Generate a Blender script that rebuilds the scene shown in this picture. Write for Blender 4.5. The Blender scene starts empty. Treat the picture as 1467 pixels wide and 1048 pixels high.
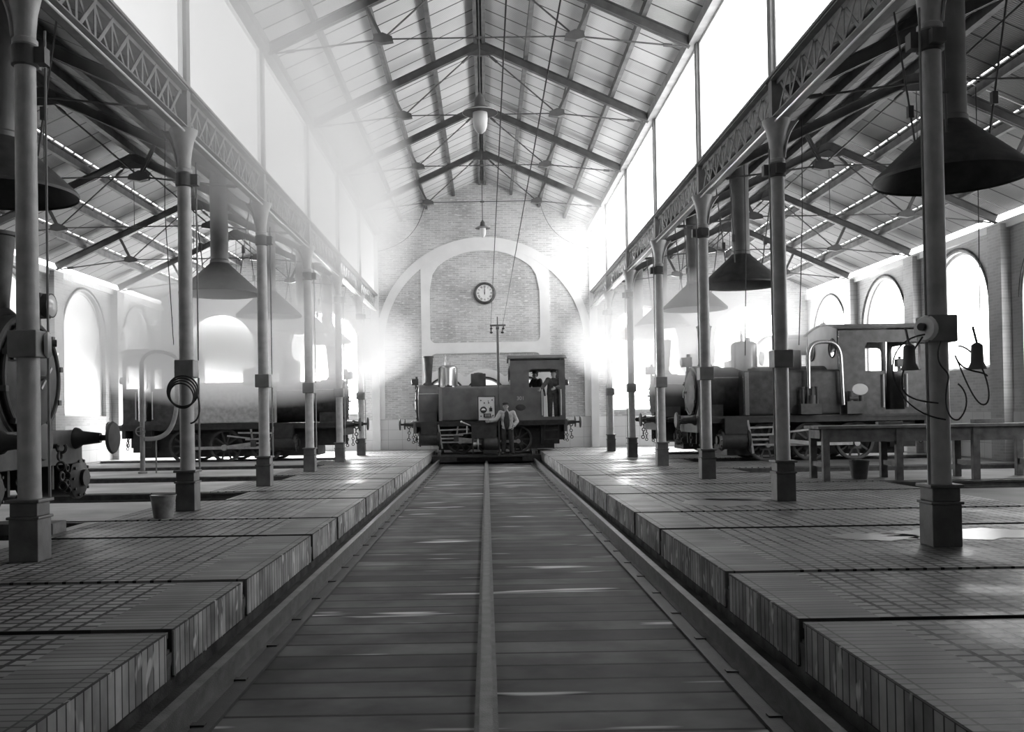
import bpy, bmesh, math, random
from math import sin, cos, pi, radians, sqrt, atan2
from mathutils import Vector, Matrix
from mathutils.geometry import tessellate_polygon
random.seed(7)
SC = bpy.context.scene
COL = SC.collection

# ------------------------------------------------------------------ helpers
class MB:
    def __init__(s): s.v = []; s.f = []
    def add(s, vs, fs):
        b = len(s.v); s.v += [tuple(p) for p in vs]; s.f += [tuple(b+i for i in q) for q in fs]; return s
    def box(s, x0, x1, y0, y1, z0, z1):
        x0, x1 = sorted((x0, x1)); y0, y1 = sorted((y0, y1)); z0, z1 = sorted((z0, z1))
        return s.add([(x0,y0,z0),(x1,y0,z0),(x1,y1,z0),(x0,y1,z0),(x0,y0,z1),(x1,y0,z1),(x1,y1,z1),(x0,y1,z1)],
                     [(3,2,1,0),(4,5,6,7),(0,1,5,4),(1,2,6,5),(2,3,7,6),(3,0,4,7)])
    def bar(s, a, b, w, h, up=(0,0,1)):
        a, b = Vector(a), Vector(b); d = (b-a).normalized(); u = Vector(up)
        r = d.cross(u)
        if r.length < 1e-4: r = d.cross(Vector((1,0,0)))
        r.normalize(); u = r.cross(d).normalized(); r *= w/2; u *= h/2
        vs = [a-r-u,a+r-u,a+r+u,a-r+u,b-r-u,b+r-u,b+r+u,b-r+u]
        return s.add(vs, [(0,1,2,3),(7,6,5,4),(4,5,1,0),(5,6,2,1),(6,7,3,2),(7,4,0,3)])
    def cyl(s, a, b, r0, r1=None, n=16, cap=True):
        r1 = r0 if r1 is None else r1
        a, b = Vector(a), Vector(b); d = (b-a).normalized()
        u = d.orthogonal().normalized(); w = d.cross(u)
        vs = []
        for c, r in ((a, r0), (b, r1)):
            for i in range(n):
                t = 2*pi*i/n; vs.append(c + u*(r*cos(t)) + w*(r*sin(t)))
        fs = [(i, (i+1) % n, n+(i+1) % n, n+i) for i in range(n)]
        if cap: fs += [tuple(range(n-1, -1, -1)), tuple(range(n, 2*n))]
        return s.add(vs, fs)
    def lathe(s, prof, org=(0,0,0), axis=(0,0,1), n=24, caps=True):
        o = Vector(org); d = Vector(axis).normalized(); u = d.orthogonal().normalized(); w = d.cross(u)
        vs = []; fs = []
        for r, h in prof:
            for i in range(n):
                t = 2*pi*i/n; vs.append(o + d*h + u*(r*cos(t)) + w*(r*sin(t)))
        m = len(prof)
        for j in range(m-1):
            for i in range(n):
                k = (i+1) % n
                fs.append((j*n+i, j*n+k, (j+1)*n+k, (j+1)*n+i))
        if caps: fs += [tuple(range(n-1, -1, -1)), tuple(range((m-1)*n, m*n))]
        return s.add(vs, fs)
    def tube(s, pts, r, n=8):
        pts = [Vector(p) for p in pts]; vs = []; fs = []
        u = None
        for i, p in enumerate(pts):
            d = (pts[min(i+1, len(pts)-1)] - pts[max(i-1, 0)]).normalized()
            if u is None: u = d.orthogonal().normalized()
            else:
                u = (u - d*u.dot(d)); u = u.normalized() if u.length > 1e-6 else d.orthogonal().normalized()
            w = d.cross(u); rr = r[i] if isinstance(r, (list, tuple)) else r
            for k in range(n):
                t = 2*pi*k/n; vs.append(p + u*(rr*cos(t)) + w*(rr*sin(t)))
        for i in range(len(pts)-1):
            for k in range(n):
                q = (k+1) % n; fs.append((i*n+k, i*n+q, (i+1)*n+q, (i+1)*n+k))
        fs += [tuple(range(n-1, -1, -1)), tuple(range((len(pts)-1)*n, len(pts)*n))]
        return s.add(vs, fs)
    def torus(s, c, axis, R, r, n=32, m=8, a0=0, a1=2*pi):
        d = Vector(axis).normalized(); u = d.orthogonal().normalized(); w = d.cross(u); c = Vector(c)
        full = abs(a1-a0-2*pi) < 1e-6
        if full:
            vs = []; fs = []
            for i in range(n):
                t = a0+(a1-a0)*i/n; e = u*cos(t)+w*sin(t)
                for k in range(m):
                    p = 2*pi*k/m; vs.append(c+e*(R+r*cos(p))+d*(r*sin(p)))
            for i in range(n):
                for k in range(m):
                    fs.append((i*m+k, ((i+1) % n)*m+k, ((i+1) % n)*m+(k+1) % m, i*m+(k+1) % m))
            return s.add(vs, fs)
        return s.tube([c+(u*cos(a0+(a1-a0)*i/n)+w*sin(a0+(a1-a0)*i/n))*R for i in range(n+1)], r, m)
    def sph(s, c, r, n=16, m=10, sc=(1,1,1)):
        prof = []
        c = Vector(c); vs = []; fs = []
        for j in range(m+1):
            t = pi*j/m
            for i in range(n):
                p = 2*pi*i/n; vs.append((c.x+r*sc[0]*sin(t)*cos(p), c.y+r*sc[1]*sin(t)*sin(p), c.z-r*sc[2]*cos(t)))
        for j in range(m):
            for i in range(n):
                k = (i+1) % n; fs.append((j*n+i, j*n+k, (j+1)*n+k, (j+1)*n+i))
        return s.add(vs, fs)
    def plate(s, outer, holes, d0, d1, plane='xz'):
        """polygon with holes in a plane, extruded from d0 to d1 on the third axis"""
        def P(p, d):
            return {'xz': (p[0], d, p[1]), 'yz': (d, p[0], p[1]), 'xy': (p[0], p[1], d)}[plane]
        rings = [outer]+list(holes)
        flat = [p for r in rings for p in r]
        tris = tessellate_polygon([[Vector((p[0], p[1], 0)) for p in r] for r in rings])
        n = len(flat)
        vs = [P(p, d0) for p in flat]+[P(p, d1) for p in flat]
        fs = []
        for t in tris:
            fs.append(tuple(t)); fs.append(tuple(n+i for i in reversed(t)))
        b = 0
        for r in rings:
            m = len(r)
            for i in range(m):
                j = (i+1) % m; fs.append((b+i, b+j, n+b+j, n+b+i))
            b += m
        return s.add(vs, fs)
    def mv(s, M):
        s.v = [tuple(M @ Vector(p)) for p in s.v]; return s
    def build(s, name, mat, parent=None, smooth=35, bevel=0, loc=None, kind=None, label=None):
        me = bpy.data.meshes.new(name)
        me.from_pydata(s.v, [], s.f)
        bm = bmesh.new(); bm.from_mesh(me)
        bmesh.ops.remove_doubles(bm, verts=bm.verts, dist=1e-5)
        bmesh.ops.recalc_face_normals(bm, faces=bm.faces); bm.to_mesh(me); bm.free()
        if smooth:
            me.polygons.foreach_set('use_smooth', [True]*len(me.polygons))
            me.set_sharp_from_angle(angle=radians(smooth))
        me.materials.append(mat)
        o = bpy.data.objects.new(name, me); COL.objects.link(o)
        if parent is not None: o.parent = parent
        if loc: o.location = loc
        if kind: o['kind'] = kind
        if label: o['label'] = label
        if bevel:
            b = o.modifiers.new('bevel', 'BEVEL'); b.width = bevel; b.segments = 2; b.limit_method = 'ANGLE'
        return o

def tag(o, label, cat, group=None, kind=None):
    o['label'] = label; o['category'] = cat
    if group: o['group'] = group
    if kind: o['kind'] = kind
    return o
def thing(name, label, cat, loc=(0,0,0), rz=0, group=None):
    o = bpy.data.objects.new(name, None); COL.objects.link(o); o.empty_display_size = .1
    o.location = loc; o.rotation_euler = (0, 0, rz)
    return tag(o, label, cat, group, 'thing')
def dup(root, loc, rz, label, group=None):
    r = root.copy(); COL.objects.link(r); r.location = loc; r.rotation_euler = (0, 0, rz); r['label'] = label
    if group: r['group'] = group
    for ch in list(root.children):
        c = ch.copy(); COL.objects.link(c); c.parent = r
        for g in ch.children:
            d = g.copy(); COL.objects.link(d); d.parent = c
    return r
def bez(p0, p1, p2, p3, n=16):
    p0, p1, p2, p3 = map(Vector, (p0, p1, p2, p3)); out = []
    for i in range(n+1):
        t = i/n; out.append(p0*(1-t)**3+p1*3*t*(1-t)**2+p2*3*t*t*(1-t)+p3*t**3)
    return out
def arch_pts(cx, z0, zs, hw, n=20, rise=None):
    rise = hw if rise is None else rise
    return [(cx-hw, z0), (cx+hw, z0)]+[(cx+hw*cos(pi*i/n), zs+rise*sin(pi*i/n)) for i in range(n+1)]
def rrect(x0, x1, z0, z1, r, n=6):
    out = []
    for cx, cz, a in ((x1-r, z0+r, -pi/2), (x1-r, z1-r, 0), (x0+r, z1-r, pi/2), (x0+r, z0+r, pi)):
        out += [(cx+r*cos(a+pi/2*i/n), cz+r*sin(a+pi/2*i/n)) for i in range(n+1)]
    return out

# ------------------------------------------------------------------ materials
def nodes_mat(name):
    m = bpy.data.materials.new(name); m.use_nodes = True
    nt = m.node_tree; b = nt.nodes['Principled BSDF']; return m, nt, b
def N(nt, t, **kw):
    n = nt.nodes.new(t)
    for k, v in kw.items(): setattr(n, k, v)
    return n
def g3(g): return (g, g, g, 1)
def ramp(nt, fac, stops):
    r = N(nt, 'ShaderNodeValToRGB'); e = r.color_ramp.elements
    while len(e) < len(stops): e.new(.5)
    for i, (p, g) in enumerate(stops): e[i].position = p; e[i].color = g3(g)
    nt.links.new(fac, r.inputs[0]); return r.outputs[0]
def plain(name, g, rough=.6, metal=0, var=.3, scale=3, bump=.15, spec=.5):
    m, nt, b = nodes_mat(name)
    tc = N(nt, 'ShaderNodeTexCoord'); nz = N(nt, 'ShaderNodeTexNoise')
    nz.inputs['Scale'].default_value = scale; nz.inputs['Detail'].default_value = 6
    nt.links.new(tc.outputs['Object'], nz.inputs['Vector'])
    c = ramp(nt, nz.outputs['Fac'], [(.3, g*(1-var)), (.7, g*(1+var))])
    nt.links.new(c, b.inputs['Base Color'])
    b.inputs['Roughness'].default_value = rough; b.inputs['Metallic'].default_value = metal
    b.inputs['Specular IOR Level'].default_value = spec
    if bump:
        n2 = N(nt, 'ShaderNodeTexNoise'); n2.inputs['Scale'].default_value = scale*14; n2.inputs['Detail'].default_value = 3
        nt.links.new(tc.outputs['Object'], n2.inputs['Vector'])
        bp = N(nt, 'ShaderNodeBump'); bp.inputs['Strength'].default_value = bump; bp.inputs['Distance'].default_value = .01
        nt.links.new(n2.outputs['Fac'], bp.inputs['Height']); nt.links.new(bp.outputs[0], b.inputs['Normal'])
    return m
def bricks(name, ax, c1, c2, cm, w, h, mort, offset=.5, rough=.8, bump=.4, stain=.3, sscale=.8, spec=.3, speck=None, rvar=None):
    """ax: which two object axes the courses follow"""
    m, nt, b = nodes_mat(name)
    tc = N(nt, 'ShaderNodeTexCoord'); sp = N(nt, 'ShaderNodeSeparateXYZ'); cb = N(nt, 'ShaderNodeCombineXYZ')
    nt.links.new(tc.outputs['Object'], sp.inputs[0])
    for i, a in enumerate(ax): nt.links.new(sp.outputs['XYZ'.index(a.upper())], cb.inputs[i])
    br = N(nt, 'ShaderNodeTexBrick'); br.offset = offset
    br.inputs['Color1'].default_value = g3(c1); br.inputs['Color2'].default_value = g3(c2); br.inputs['Mortar'].default_value = g3(cm)
    br.inputs['Scale'].default_value = 1; br.inputs['Mortar Size'].default_value = mort
    br.inputs['Brick Width'].default_value = w; br.inputs['Row Height'].default_value = h
    nt.links.new(cb.outputs[0], br.inputs['Vector'])
    nz = N(nt, 'ShaderNodeTexNoise'); nz.inputs['Scale'].default_value = sscale; nz.inputs['Detail'].default_value = 7
    nt.links.new(tc.outputs['Object'], nz.inputs['Vector'])
    rp = ramp(nt, nz.outputs['Fac'], [(.3, 1-stain), (.7, 1+stain)])
    mx = N(nt, 'ShaderNodeMix', data_type='RGBA', blend_type='MULTIPLY'); mx.inputs[0].default_value = 1
    nt.links.new(br.outputs['Color'], mx.inputs[6]); nt.links.new(rp, mx.inputs[7])
    out = mx.outputs[2]
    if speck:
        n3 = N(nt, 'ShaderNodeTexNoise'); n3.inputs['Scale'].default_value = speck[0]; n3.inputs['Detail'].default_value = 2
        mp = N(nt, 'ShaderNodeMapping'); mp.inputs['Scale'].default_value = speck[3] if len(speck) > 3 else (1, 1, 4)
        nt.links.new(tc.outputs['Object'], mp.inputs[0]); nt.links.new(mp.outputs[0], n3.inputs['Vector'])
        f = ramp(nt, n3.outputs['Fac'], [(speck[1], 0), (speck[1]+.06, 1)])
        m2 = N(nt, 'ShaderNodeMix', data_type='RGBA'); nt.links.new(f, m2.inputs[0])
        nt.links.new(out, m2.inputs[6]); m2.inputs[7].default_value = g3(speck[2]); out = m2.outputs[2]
    nt.links.new(out, b.inputs['Base Color'])
    b.inputs['Roughness'].default_value = rough; b.inputs['Specular IOR Level'].default_value = spec
    if rvar:
        rr = ramp(nt, nz.outputs['Fac'], [(.4, rvar[0]), (.62, rvar[1])]); nt.links.new(rr, b.inputs['Roughness'])
    bp = N(nt, 'ShaderNodeBump'); bp.inputs['Strength'].default_value = bump; bp.inputs['Distance'].default_value = .01
    inv = N(nt, 'ShaderNodeMath', operation='SUBTRACT'); inv.inputs[0].default_value = 1
    nt.links.new(br.outputs['Fac'], inv.inputs[1]); nt.links.new(inv.outputs[0], bp.inputs['Height'])
    nt.links.new(bp.outputs[0], b.inputs['Normal'])
    return m
def emit(name, s):
    m, nt, b = nodes_mat(name)
    b.inputs['Base Color'].default_value = g3(.22); b.inputs['Emission Color'].default_value = (1, 1, 1, 1)
    b.inputs['Emission Strength'].default_value = s; b.inputs['Roughness'].default_value = .4
    return m
def sheets(name, g, run):
    """corrugated sheets running down the slope (along x), joints every ~0.72 m along y"""
    m = bricks(name, ('y', 'x'), g*1.06, g*.9, g*.14, .62, 30., .022, offset=0, rough=.7, bump=.2, stain=.16, sscale=.5)
    nt = m.node_tree; b = nt.nodes['Principled BSDF']
    tc = N(nt, 'ShaderNodeTexCoord'); wv = N(nt, 'ShaderNodeTexWave', bands_direction='Y')
    wv.inputs['Scale'].default_value = 6.5
    nt.links.new(tc.outputs['Object'], wv.inputs['Vector'])
    bp = N(nt, 'ShaderNodeBump'); bp.inputs['Strength'].default_value = .55; bp.inputs['Distance'].default_value = .02
    nt.links.new(wv.outputs['Fac'], bp.inputs['Height']); nt.links.new(bp.outputs[0], b.inputs['Normal'])
    return m

M_brickback = bricks('brick_wall_grey', 'xz', .62, .46, .68, .25, .068, .011, stain=.25, sscale=.6, speck=(5, .60, .74))
M_brickside = bricks('brick_side_grey', 'yz', .56, .47, .58, .25, .068, .009, stain=.2, sscale=.5)
M_white = plain('white_plaster', .86, .85, 0, .06, 1.5, .1)
M_lime = bricks('white_tile_wainscot', 'xz', .78, .74, .5, .5, .36, .006, offset=0, bump=.1, stain=.08)
M_lime2 = bricks('white_tile_wainscot_side', 'yz', .78, .74, .5, .5, .36, .006, offset=0, bump=.1, stain=.08)
M_paver = bricks('stable_pavers', 'xy', .33, .19, .014, .13, .105, .015, offset=0, rough=.45, bump=1, stain=.4, sscale=1.1, spec=.45, rvar=(.4, .68))
M_coping = bricks('coping_bricks', 'yx', .25, .16, .06, .075, .46, .007, offset=0, rough=.55, bump=.5, stain=.35, sscale=1.6, spec=.45)
M_face = bricks('soldier_course', 'yz', .42, .20, .06, .085, .27, .007, offset=0, rough=.8, bump=.6, stain=.5, sscale=3, speck=(9, .62, .6, (1, 1, .5)))
M_plinth = plain('stained_cement', .10, .85, 0, .6, 5, .5)
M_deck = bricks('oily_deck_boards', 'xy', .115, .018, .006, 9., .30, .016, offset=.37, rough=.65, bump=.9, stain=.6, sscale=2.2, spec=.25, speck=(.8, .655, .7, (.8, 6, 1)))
M_dirt = plain('oily_dirt', .045, .9, 0, .5, 4, .6)
M_cement = plain('cement_floor', .42, .55, 0, .35, .9, .25)
M_cement_r = plain('dark_cement_floor', .10, .6, 0, .5, .9, .25)  # right side cement, darker in tone than the left
M_pit = plain('inspection_pit_dark', .06, .9, 0, .4, 3, .3)
M_rail = plain('worn_rail_steel', .12, .42, .35, .35, 8, .3)
M_iron = plain('painted_column_iron', .42, .45, 0, .2, 6, .15)
M_base = plain('column_base_dark_paint', .12, .5, 0, .3, 6, .2)
M_truss = plain('dark_truss_iron', .10, .55, 0, .25, 4, .1)
M_girder = plain('girder_iron', .22, .55, 0, .25, 4, .1)
M_purlin = plain('purlin_timber', .13, .75, 0, .3, 5, .2)
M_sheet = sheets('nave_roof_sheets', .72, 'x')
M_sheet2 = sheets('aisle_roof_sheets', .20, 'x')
M_soot = plain('sooty_sheet_iron', .075, .6, .2, .35, 5, .1)
M_flue = plain('flue_sheet_iron', .17, .5, .2, .25, 3, .1)
M_loco = plain('locomotive_paint', .13, .38, 0, .25, 3, .06)
M_loco2 = plain('mottled_locomotive_paint', .05, .4, 0, .5, 7, .1)
M_tanklit = plain('tank_sheet_lit_tone', .5, .4, 0, .25, 9, .1)  # pale tone stands for nave light falling on the far left engine's tank
M_black = plain('oily_black_iron', .03, .5, 0, .4, 8, .3)
M_steel = plain('polished_steel', .55, .3, .8, .2, 8, .05)
M_bright = plain('polished_brass_sheet', .5, .22, .9, .1, 3, .02)
M_pale = plain('pale_cab_sheet', .55, .6, 0, .12, 3, .1)
M_lens = plain('lamp_lens', .65, .1, 0, .05, 3, 0)
M_wood = plain('grey_bench_wood', .14, .7, 0, .4, 6, .3)
M_zinc = plain('dented_zinc', .30, .45, .5, .35, 9, .2)
M_rubber = plain('black_rubber', .03, .6, 0, .3, 8, .1)
M_hose = plain('grey_canvas_hose', .32, .8, 0, .2, 8, .1)
M_marble = plain('white_marble_board', .82, .3, 0, .05, 8, .02)
M_face_clock = plain('white_clock_dial', .85, .4, 0, .02, 8, 0)
M_clockrim = plain('dark_clock_rim', .07, .4, 0, .2, 8, .05)
M_porc = plain('white_porcelain', .85, .2, 0, .05, 8, 0)
M_skin = plain('weathered_skin', .42, .6, 0, .12, 20, .05)
M_jacket = plain('pale_work_jacket', .42, .9, 0, .25, 14, .3)
M_dark = plain('dark_work_cloth', .035, .9, 0, .3, 14, .3)
M_smock = plain('grey_work_cloth', .10, .9, 0, .25, 14, .3)
M_cap = plain('dark_wool_cap', .04, .95, 0, .3, 20, .3)
M_wire = plain('wire_black', .02, .6, 0, .1, 5, 0)
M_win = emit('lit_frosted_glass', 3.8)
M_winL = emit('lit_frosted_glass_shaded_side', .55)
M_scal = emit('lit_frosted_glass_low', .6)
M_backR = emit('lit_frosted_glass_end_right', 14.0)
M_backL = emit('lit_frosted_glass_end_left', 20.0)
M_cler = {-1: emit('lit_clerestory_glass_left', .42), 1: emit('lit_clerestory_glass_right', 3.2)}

def glass_mat():
    m, nt, b = nodes_mat('clear_lamp_glass')
    b.inputs['Base Color'].default_value = g3(1); b.inputs['Transmission Weight'].default_value = 1
    b.inputs['Roughness'].default_value = .05; b.inputs['IOR'].default_value = 1.15
    return m
M_glass = glass_mat()
def frost_mat():
    m, nt, b = nodes_mat('milky_lamp_glass')
    b.inputs['Base Color'].default_value = g3(.95); b.inputs['Transmission Weight'].default_value = .35
    b.inputs['Roughness'].default_value = .12; b.inputs['IOR'].default_value = 1.3
    return m
M_frost = frost_mat()
def water_mat():
    m, nt, b = nodes_mat('still_water')
    b.inputs['Base Color'].default_value = g3(.12); b.inputs['Roughness'].default_value = .3
    b.inputs['IOR'].default_value = 1.7; b.inputs['Specular IOR Level'].default_value = .9
    return m
M_water = water_mat()

# ------------------------------------------------------------------ layout constants
S = 4.2; CY0 = 3.756; XC = 3.91; XW = 11.6; YB = 33.16; YF = -4.6
XE = 1.777; T0 = 5.99; G = .80; NT = 7
RIDGE = 9.72; SL = .455; EAVE = RIDGE-SL*3.95
AX = 7.75; ARIDGE = 7.32
def cy(k): return CY0+S*k
def ty(i): return T0+S*i
SIDE = {-1: 'left', 1: 'right'}
ORD = ['nearest', 'second', 'third', 'fourth', 'fifth', 'sixth', 'seventh', 'eighth']

# ------------------------------------------------------------------ floors
DECK = -.36
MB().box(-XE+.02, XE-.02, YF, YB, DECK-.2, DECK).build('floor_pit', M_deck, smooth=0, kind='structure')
PITS = {-1: {1: 4.7, 2: 3.85, 3: 3.95, 4: 4.1, 5: 4.3, 0: 6.0, 6: 20}, 1: {0: 6.6, 1: 6.6, 2: 6.45, 3: 5.1, 4: 4.95, 5: 4.95, 6: 20}}
GW = .065; GD = .13
for s in (-1, 1):
    fl = MB(); cop = MB(); face = MB(); pl = MB(); pitm = MB(); cem = MB()
    cuts = []
    for i in range(NT): cuts += [ty(i)-G, ty(i)+G]
    ys = [YF]+cuts+[YB]
    def slab(mb, x0, x1, y0, y1, z0, z1): mb.box(s*x0, s*x1, y0, y1, z0, z1)
    for j in range(len(ys)-1):
        y0 = ys[j]+(GW if j else 0); y1 = ys[j+1]-(GW if j+1 < len(ys)-1 else 0)
        slab(cop, XE, XE+.46, y0, y1, -.14, 0.0)
        inner = (j % 2 == 1)                       # between the two rails of one track
        xm = min(PITS[s][j//2] if inner else 99, XW)
        xb = min(xm, 4.55 if s < 0 else 6.5)
        slab(fl, XE+.46, xb, y0, y1, -.14, 0)
        if xm > xb: slab(cem, xb, xm, y0, y1, -.14, 0.0)
        if xm < XW: 
            slab(pitm, xm, XW, y0-GW+.01, y1+GW-.01, -1.0, -.9)
    for c in cuts:
        slab(pl, XE+.0, XW, c-GW, c+GW, -.2, -GD)
    # underlying body
    slab(pl, XE+.006, XE+.3, YF, YB, DECK-.2, -.14)
    for i in range(NT):
        xm = min(PITS[s][i], XW)
        slab(pl, XE+.3, xm, ty(i)-G-GW, ty(i)+G+GW, -1.1, -.14)
        if xm < XW:
            slab(pl, xm, XW, ty(i)-G-.3, ty(i)-G-GW, -1.1, -.14); slab(pl, xm, XW, ty(i)+G+GW, ty(i)+G+.3, -1.1, -.14)
    # brick facing of the platform edge, broken where each rail comes through
    for j in range(len(ys)-1):
        y0 = ys[j]+(GW if j else 0); y1 = ys[j+1]-(GW if j+1 < len(ys)-1 else 0)
        slab(face, XE-.012, XE, y0, y1, -.27, -.002)
    cop.build('floor_%s_coping' % SIDE[s], M_coping, smooth=0, kind='structure')
    fl.build('floor_%s' % SIDE[s], M_paver, smooth=0, kind='structure')
    cem.build('floor_%s_cement' % SIDE[s], M_cement if s < 0 else M_cement_r, smooth=0, kind='structure')
    face.build('trim_%s_platform_edge' % SIDE[s], M_face, smooth=0, kind='structure')
    pl.build('floor_%s_bed' % SIDE[s], M_plinth, smooth=0, kind='structure')
    pitm.build('floor_%s_inspection_pit' % SIDE[s], M_pit, smooth=0, kind='structure')
    MB().box(s*(XE-.24), s*(XE+.02), YF, YB, DECK-.02, DECK+.004).build('floor_%s_gutter' % SIDE[s], M_dirt, smooth=0, kind='structure')

# rails running the length of the pit
def pit_rail(x, label, h, w):
    r = MB()
    r.box(x-w/2, x+w/2, YF+.1, 32.9, DECK+h-.035, DECK+h)
    r.box(x-.014, x+.014, YF+.1, 32.9, DECK+.012, DECK+h-.035)
    r.box(x-.06, x+.06, YF+.1, 32.9, DECK, DECK+.014)
    o = r.build('track_rail', M_rail, smooth=0); tag(o, label, 'rail', 'rails along the sunken pit', 'thing')
pit_rail(-1.52, 'long steel rail along the left side of the sunken timber deck', .15, .06)
pit_rail(.0, 'long steel rail running down the middle of the timber deck', .10, .065)
pit_rail(1.53, 'long steel rail along the right side of the sunken timber deck', .15, .06)
for s in (-1, 1):
    cl = MB()
    for i in range(40):
        y = .6+i*.8
        cl.box(s*1.40, s*1.47, y, y+.05, DECK, DECK+.028)
    cl.box(s*1.36, s*1.46, YF+.2, 32.8, DECK, DECK+.02)
    o = cl.build('rail_sole_plate', M_black, smooth=0)
    tag(o, 'flat iron sole strip with clips beside the %s pit rail' % SIDE[s], 'rail fastening', None, 'thing')
# rails sunk in the platforms
for s in (-1, 1):
    for i in range(0, 7):
        for q in (-1, 1):
            y = ty(i)+q*G; r = MB()
            r.box(s*(XE+.01), s*(XW-.05), y-.03, y+.03, -.045, -.012); r.box(s*(XE+.01), s*(XW-.05), y-.012, y+.012, -.11, -.045)
            r.box(s*(XE+.01), s*(XW-.05), y-.05, y+.05, -GD, -.11)
            o = r.build('sunk_rail', M_rail, smooth=0)
            tag(o, '%s rail of the %s cross track from the camera on the %s platform' % ('nearer' if q < 0 else 'farther', ['first']+ORD[1:][i-1:i] if 0 else (['first']+ORD[1:])[i], SIDE[s]), 'rail', 'rails sunk in the %s platform' % SIDE[s], 'thing')

# ------------------------------------------------------------------ walls and windows
def roof_z(x, ridge, ax): return ridge-SL*abs(x-ax)
wt = .35
outer = [(-XW, -1.1), (XW, -1.1), (XW, roof_z(XW, ARIDGE, AX)), (AX, ARIDGE+.02), (XC, roof_z(XC, ARIDGE, AX)), (XC, EAVE), (0, RIDGE+.02),
         (-XC, EAVE), (-XC, roof_z(XC, ARIDGE, AX)), (-AX, ARIDGE+.02), (-XW, roof_z(XW, ARIDGE, AX))]
holes = []; wins = []
for cx in (-1.43, 0, 1.43): holes.append(arch_pts(cx, 1.25, 1.84, .70, 16)); wins.append((cx, 1.25, 1.84, .70, M_scal))
for cx in (-9.5, -5.75, 5.75, 9.5): holes.append(arch_pts(cx, 1.3, 3.75, 1.28, 20)); wins.append((cx, 1.3, 3.75, 1.28, M_backR if cx > 0 else M_backL))
MB().plate(outer, holes, YB, YB+wt, 'xz').build('wall_back', M_brickback, smooth=0, kind='structure')
nwin = 0
def window_obj(pts_in, pts_out, plane, d0, d1, dg, mat):
    global nwin; nwin += 1
    f = MB().plate(pts_out, [pts_in], d0, d1, plane).build('window_%d' % nwin, M_white, smooth=0, kind='structure')
    MB().plate(pts_in, [], dg, dg+.01, plane).build('pane', mat, f, smooth=0)
for cx, z0, zs, hw, mt in wins:
    window_obj(arch_pts(cx, z0+.06, zs, hw-.07, 20), arch_pts(cx, z0, zs, hw-.002, 20), 'xz', YB+.12, YB+.2, YB+.16, mt)
# plaster bands on the back wall: great arch, framed panel, scalloped window heads
def ell(cx, cz, a, b, n=48, a0=0, a1=pi): return [(cx+a*cos(a0+(a1-a0)*i/n), cz+b*sin(a0+(a1-a0)*i/n)) for i in range(n+1)]
cza = 3.78
arch = ell(-.02, cza, 3.86, 3.80)+[(-3.88, 1.1), (-3.60, 1.1)]+list(reversed(ell(-.02, cza, 3.58, 3.46)))+[(3.56, 1.1), (3.84, 1.1)]
MB().plate(arch, [], YB-.07, YB, 'xz').build('trim_1', M_white, smooth=0, kind='structure')
pan_o = [(-2.32, 1.1), (-1.98, 1.1)]
def px2(x, y): return ((x-689.5+(y-597)*.0165)/39.96, 1.178+(597-y)/39.96+(x-697)*-.0165/39.96)
xl, xr, xli, xri = -2.26, 2.34, -1.95, 2.0
def archz(x, a=3.58, b=3.46): return cza+b*sqrt(max(0, 1-((x+.02)/a)**2))
frame_out = [(xl, 1.1), (xr, 1.1), (xr, archz(xr)+.02)]+[(xr+(xl-xr)*i/24, archz(xr+(xl-xr)*i/24)+.02) for i in range(1, 25)]
top_in = []
hole1 = [(xli+.22, 3.80), (xri-.22, 3.80)]+[(xri-.22+.22*sin(pi/2*i/6), 4.02-.22*cos(pi/2*i/6)) for i in range(1, 7)]
zt = lambda x: archz(x)-.14-.30*abs(x/2.0)**3
hole1 += [(xri-.01, zt(xri)-.55)]+[(xri-.12-(xri-xli-.24)*i/20, zt(xri-.12-(xri-xli-.24)*i/20)-(.12 if i in (0, 20) else 0)) for i in range(21)]+[(xli+.01, zt(xli)-.55)]
hole1 += [(xli+.22-.22*cos(pi/2*i/6), 4.02-.22*sin(pi/2*i/6)) for i in range(0, 6)]
hole2 = [(xli, 1.2), (xri, 1.2), (xri, 3.2)]+[(xri-.2+.2*cos(pi/2*i/6), 3.22+.2*sin(pi/2*i/6)) for i in range(7)]+[(xli+.2-.2*sin(pi/2*i/6), 3.22+.2*cos(pi/2*i/6)) for i in range(7)]+[(xli, 3.2)]
MB().plate(frame_out, [hole1, hole2], YB-.06, YB, 'xz').build('trim_2', M_white, smooth=0, kind='structure')
sc = MB()
scal = [(-2.0, 1.2), (2.0, 1.2)]
xs = [2.0-4.0*i/80 for i in range(81)]
for x in xs:
    c = min((-1.43, 0, 1.43), key=lambda q: abs(q-x)); d = min(abs(x-c), .99)
    scal.append((x, 1.84+sqrt(1.01**2-d*d)))
sh = [arch_pts(cx, 1.25, 1.84, .70, 16) for cx in (-1.43, 0, 1.43)]
MB().plate(scal, sh, YB-.04, YB, 'xz').build('trim_3', M_white, smooth=0, kind='structure')
for i, cx in enumerate((-1.43, 0, 1.43)):
    MB().tube([(cx+.70*cos(pi*j/24), YB-.05, 1.84+.70*sin(pi*j/24)) for j in range(25)], .035, 6).build('trim_%d' % (4+i), M_black, kind='structure')
for s in (-1, 1):   # wainscot and corner piers on the back wall
    MB().box(s*1.9, s*(XW-.05), YB-.02, YB, 0, 1.09).build('baseboard_back_%s' % SIDE[s], M_lime, smooth=0, kind='structure')
    MB().box(s*3.78, s*4.05, YB-.16, YB, 0, EAVE+.05).build('wall_pier_%s' % SIDE[s], M_white, smooth=0, kind='structure')
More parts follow.
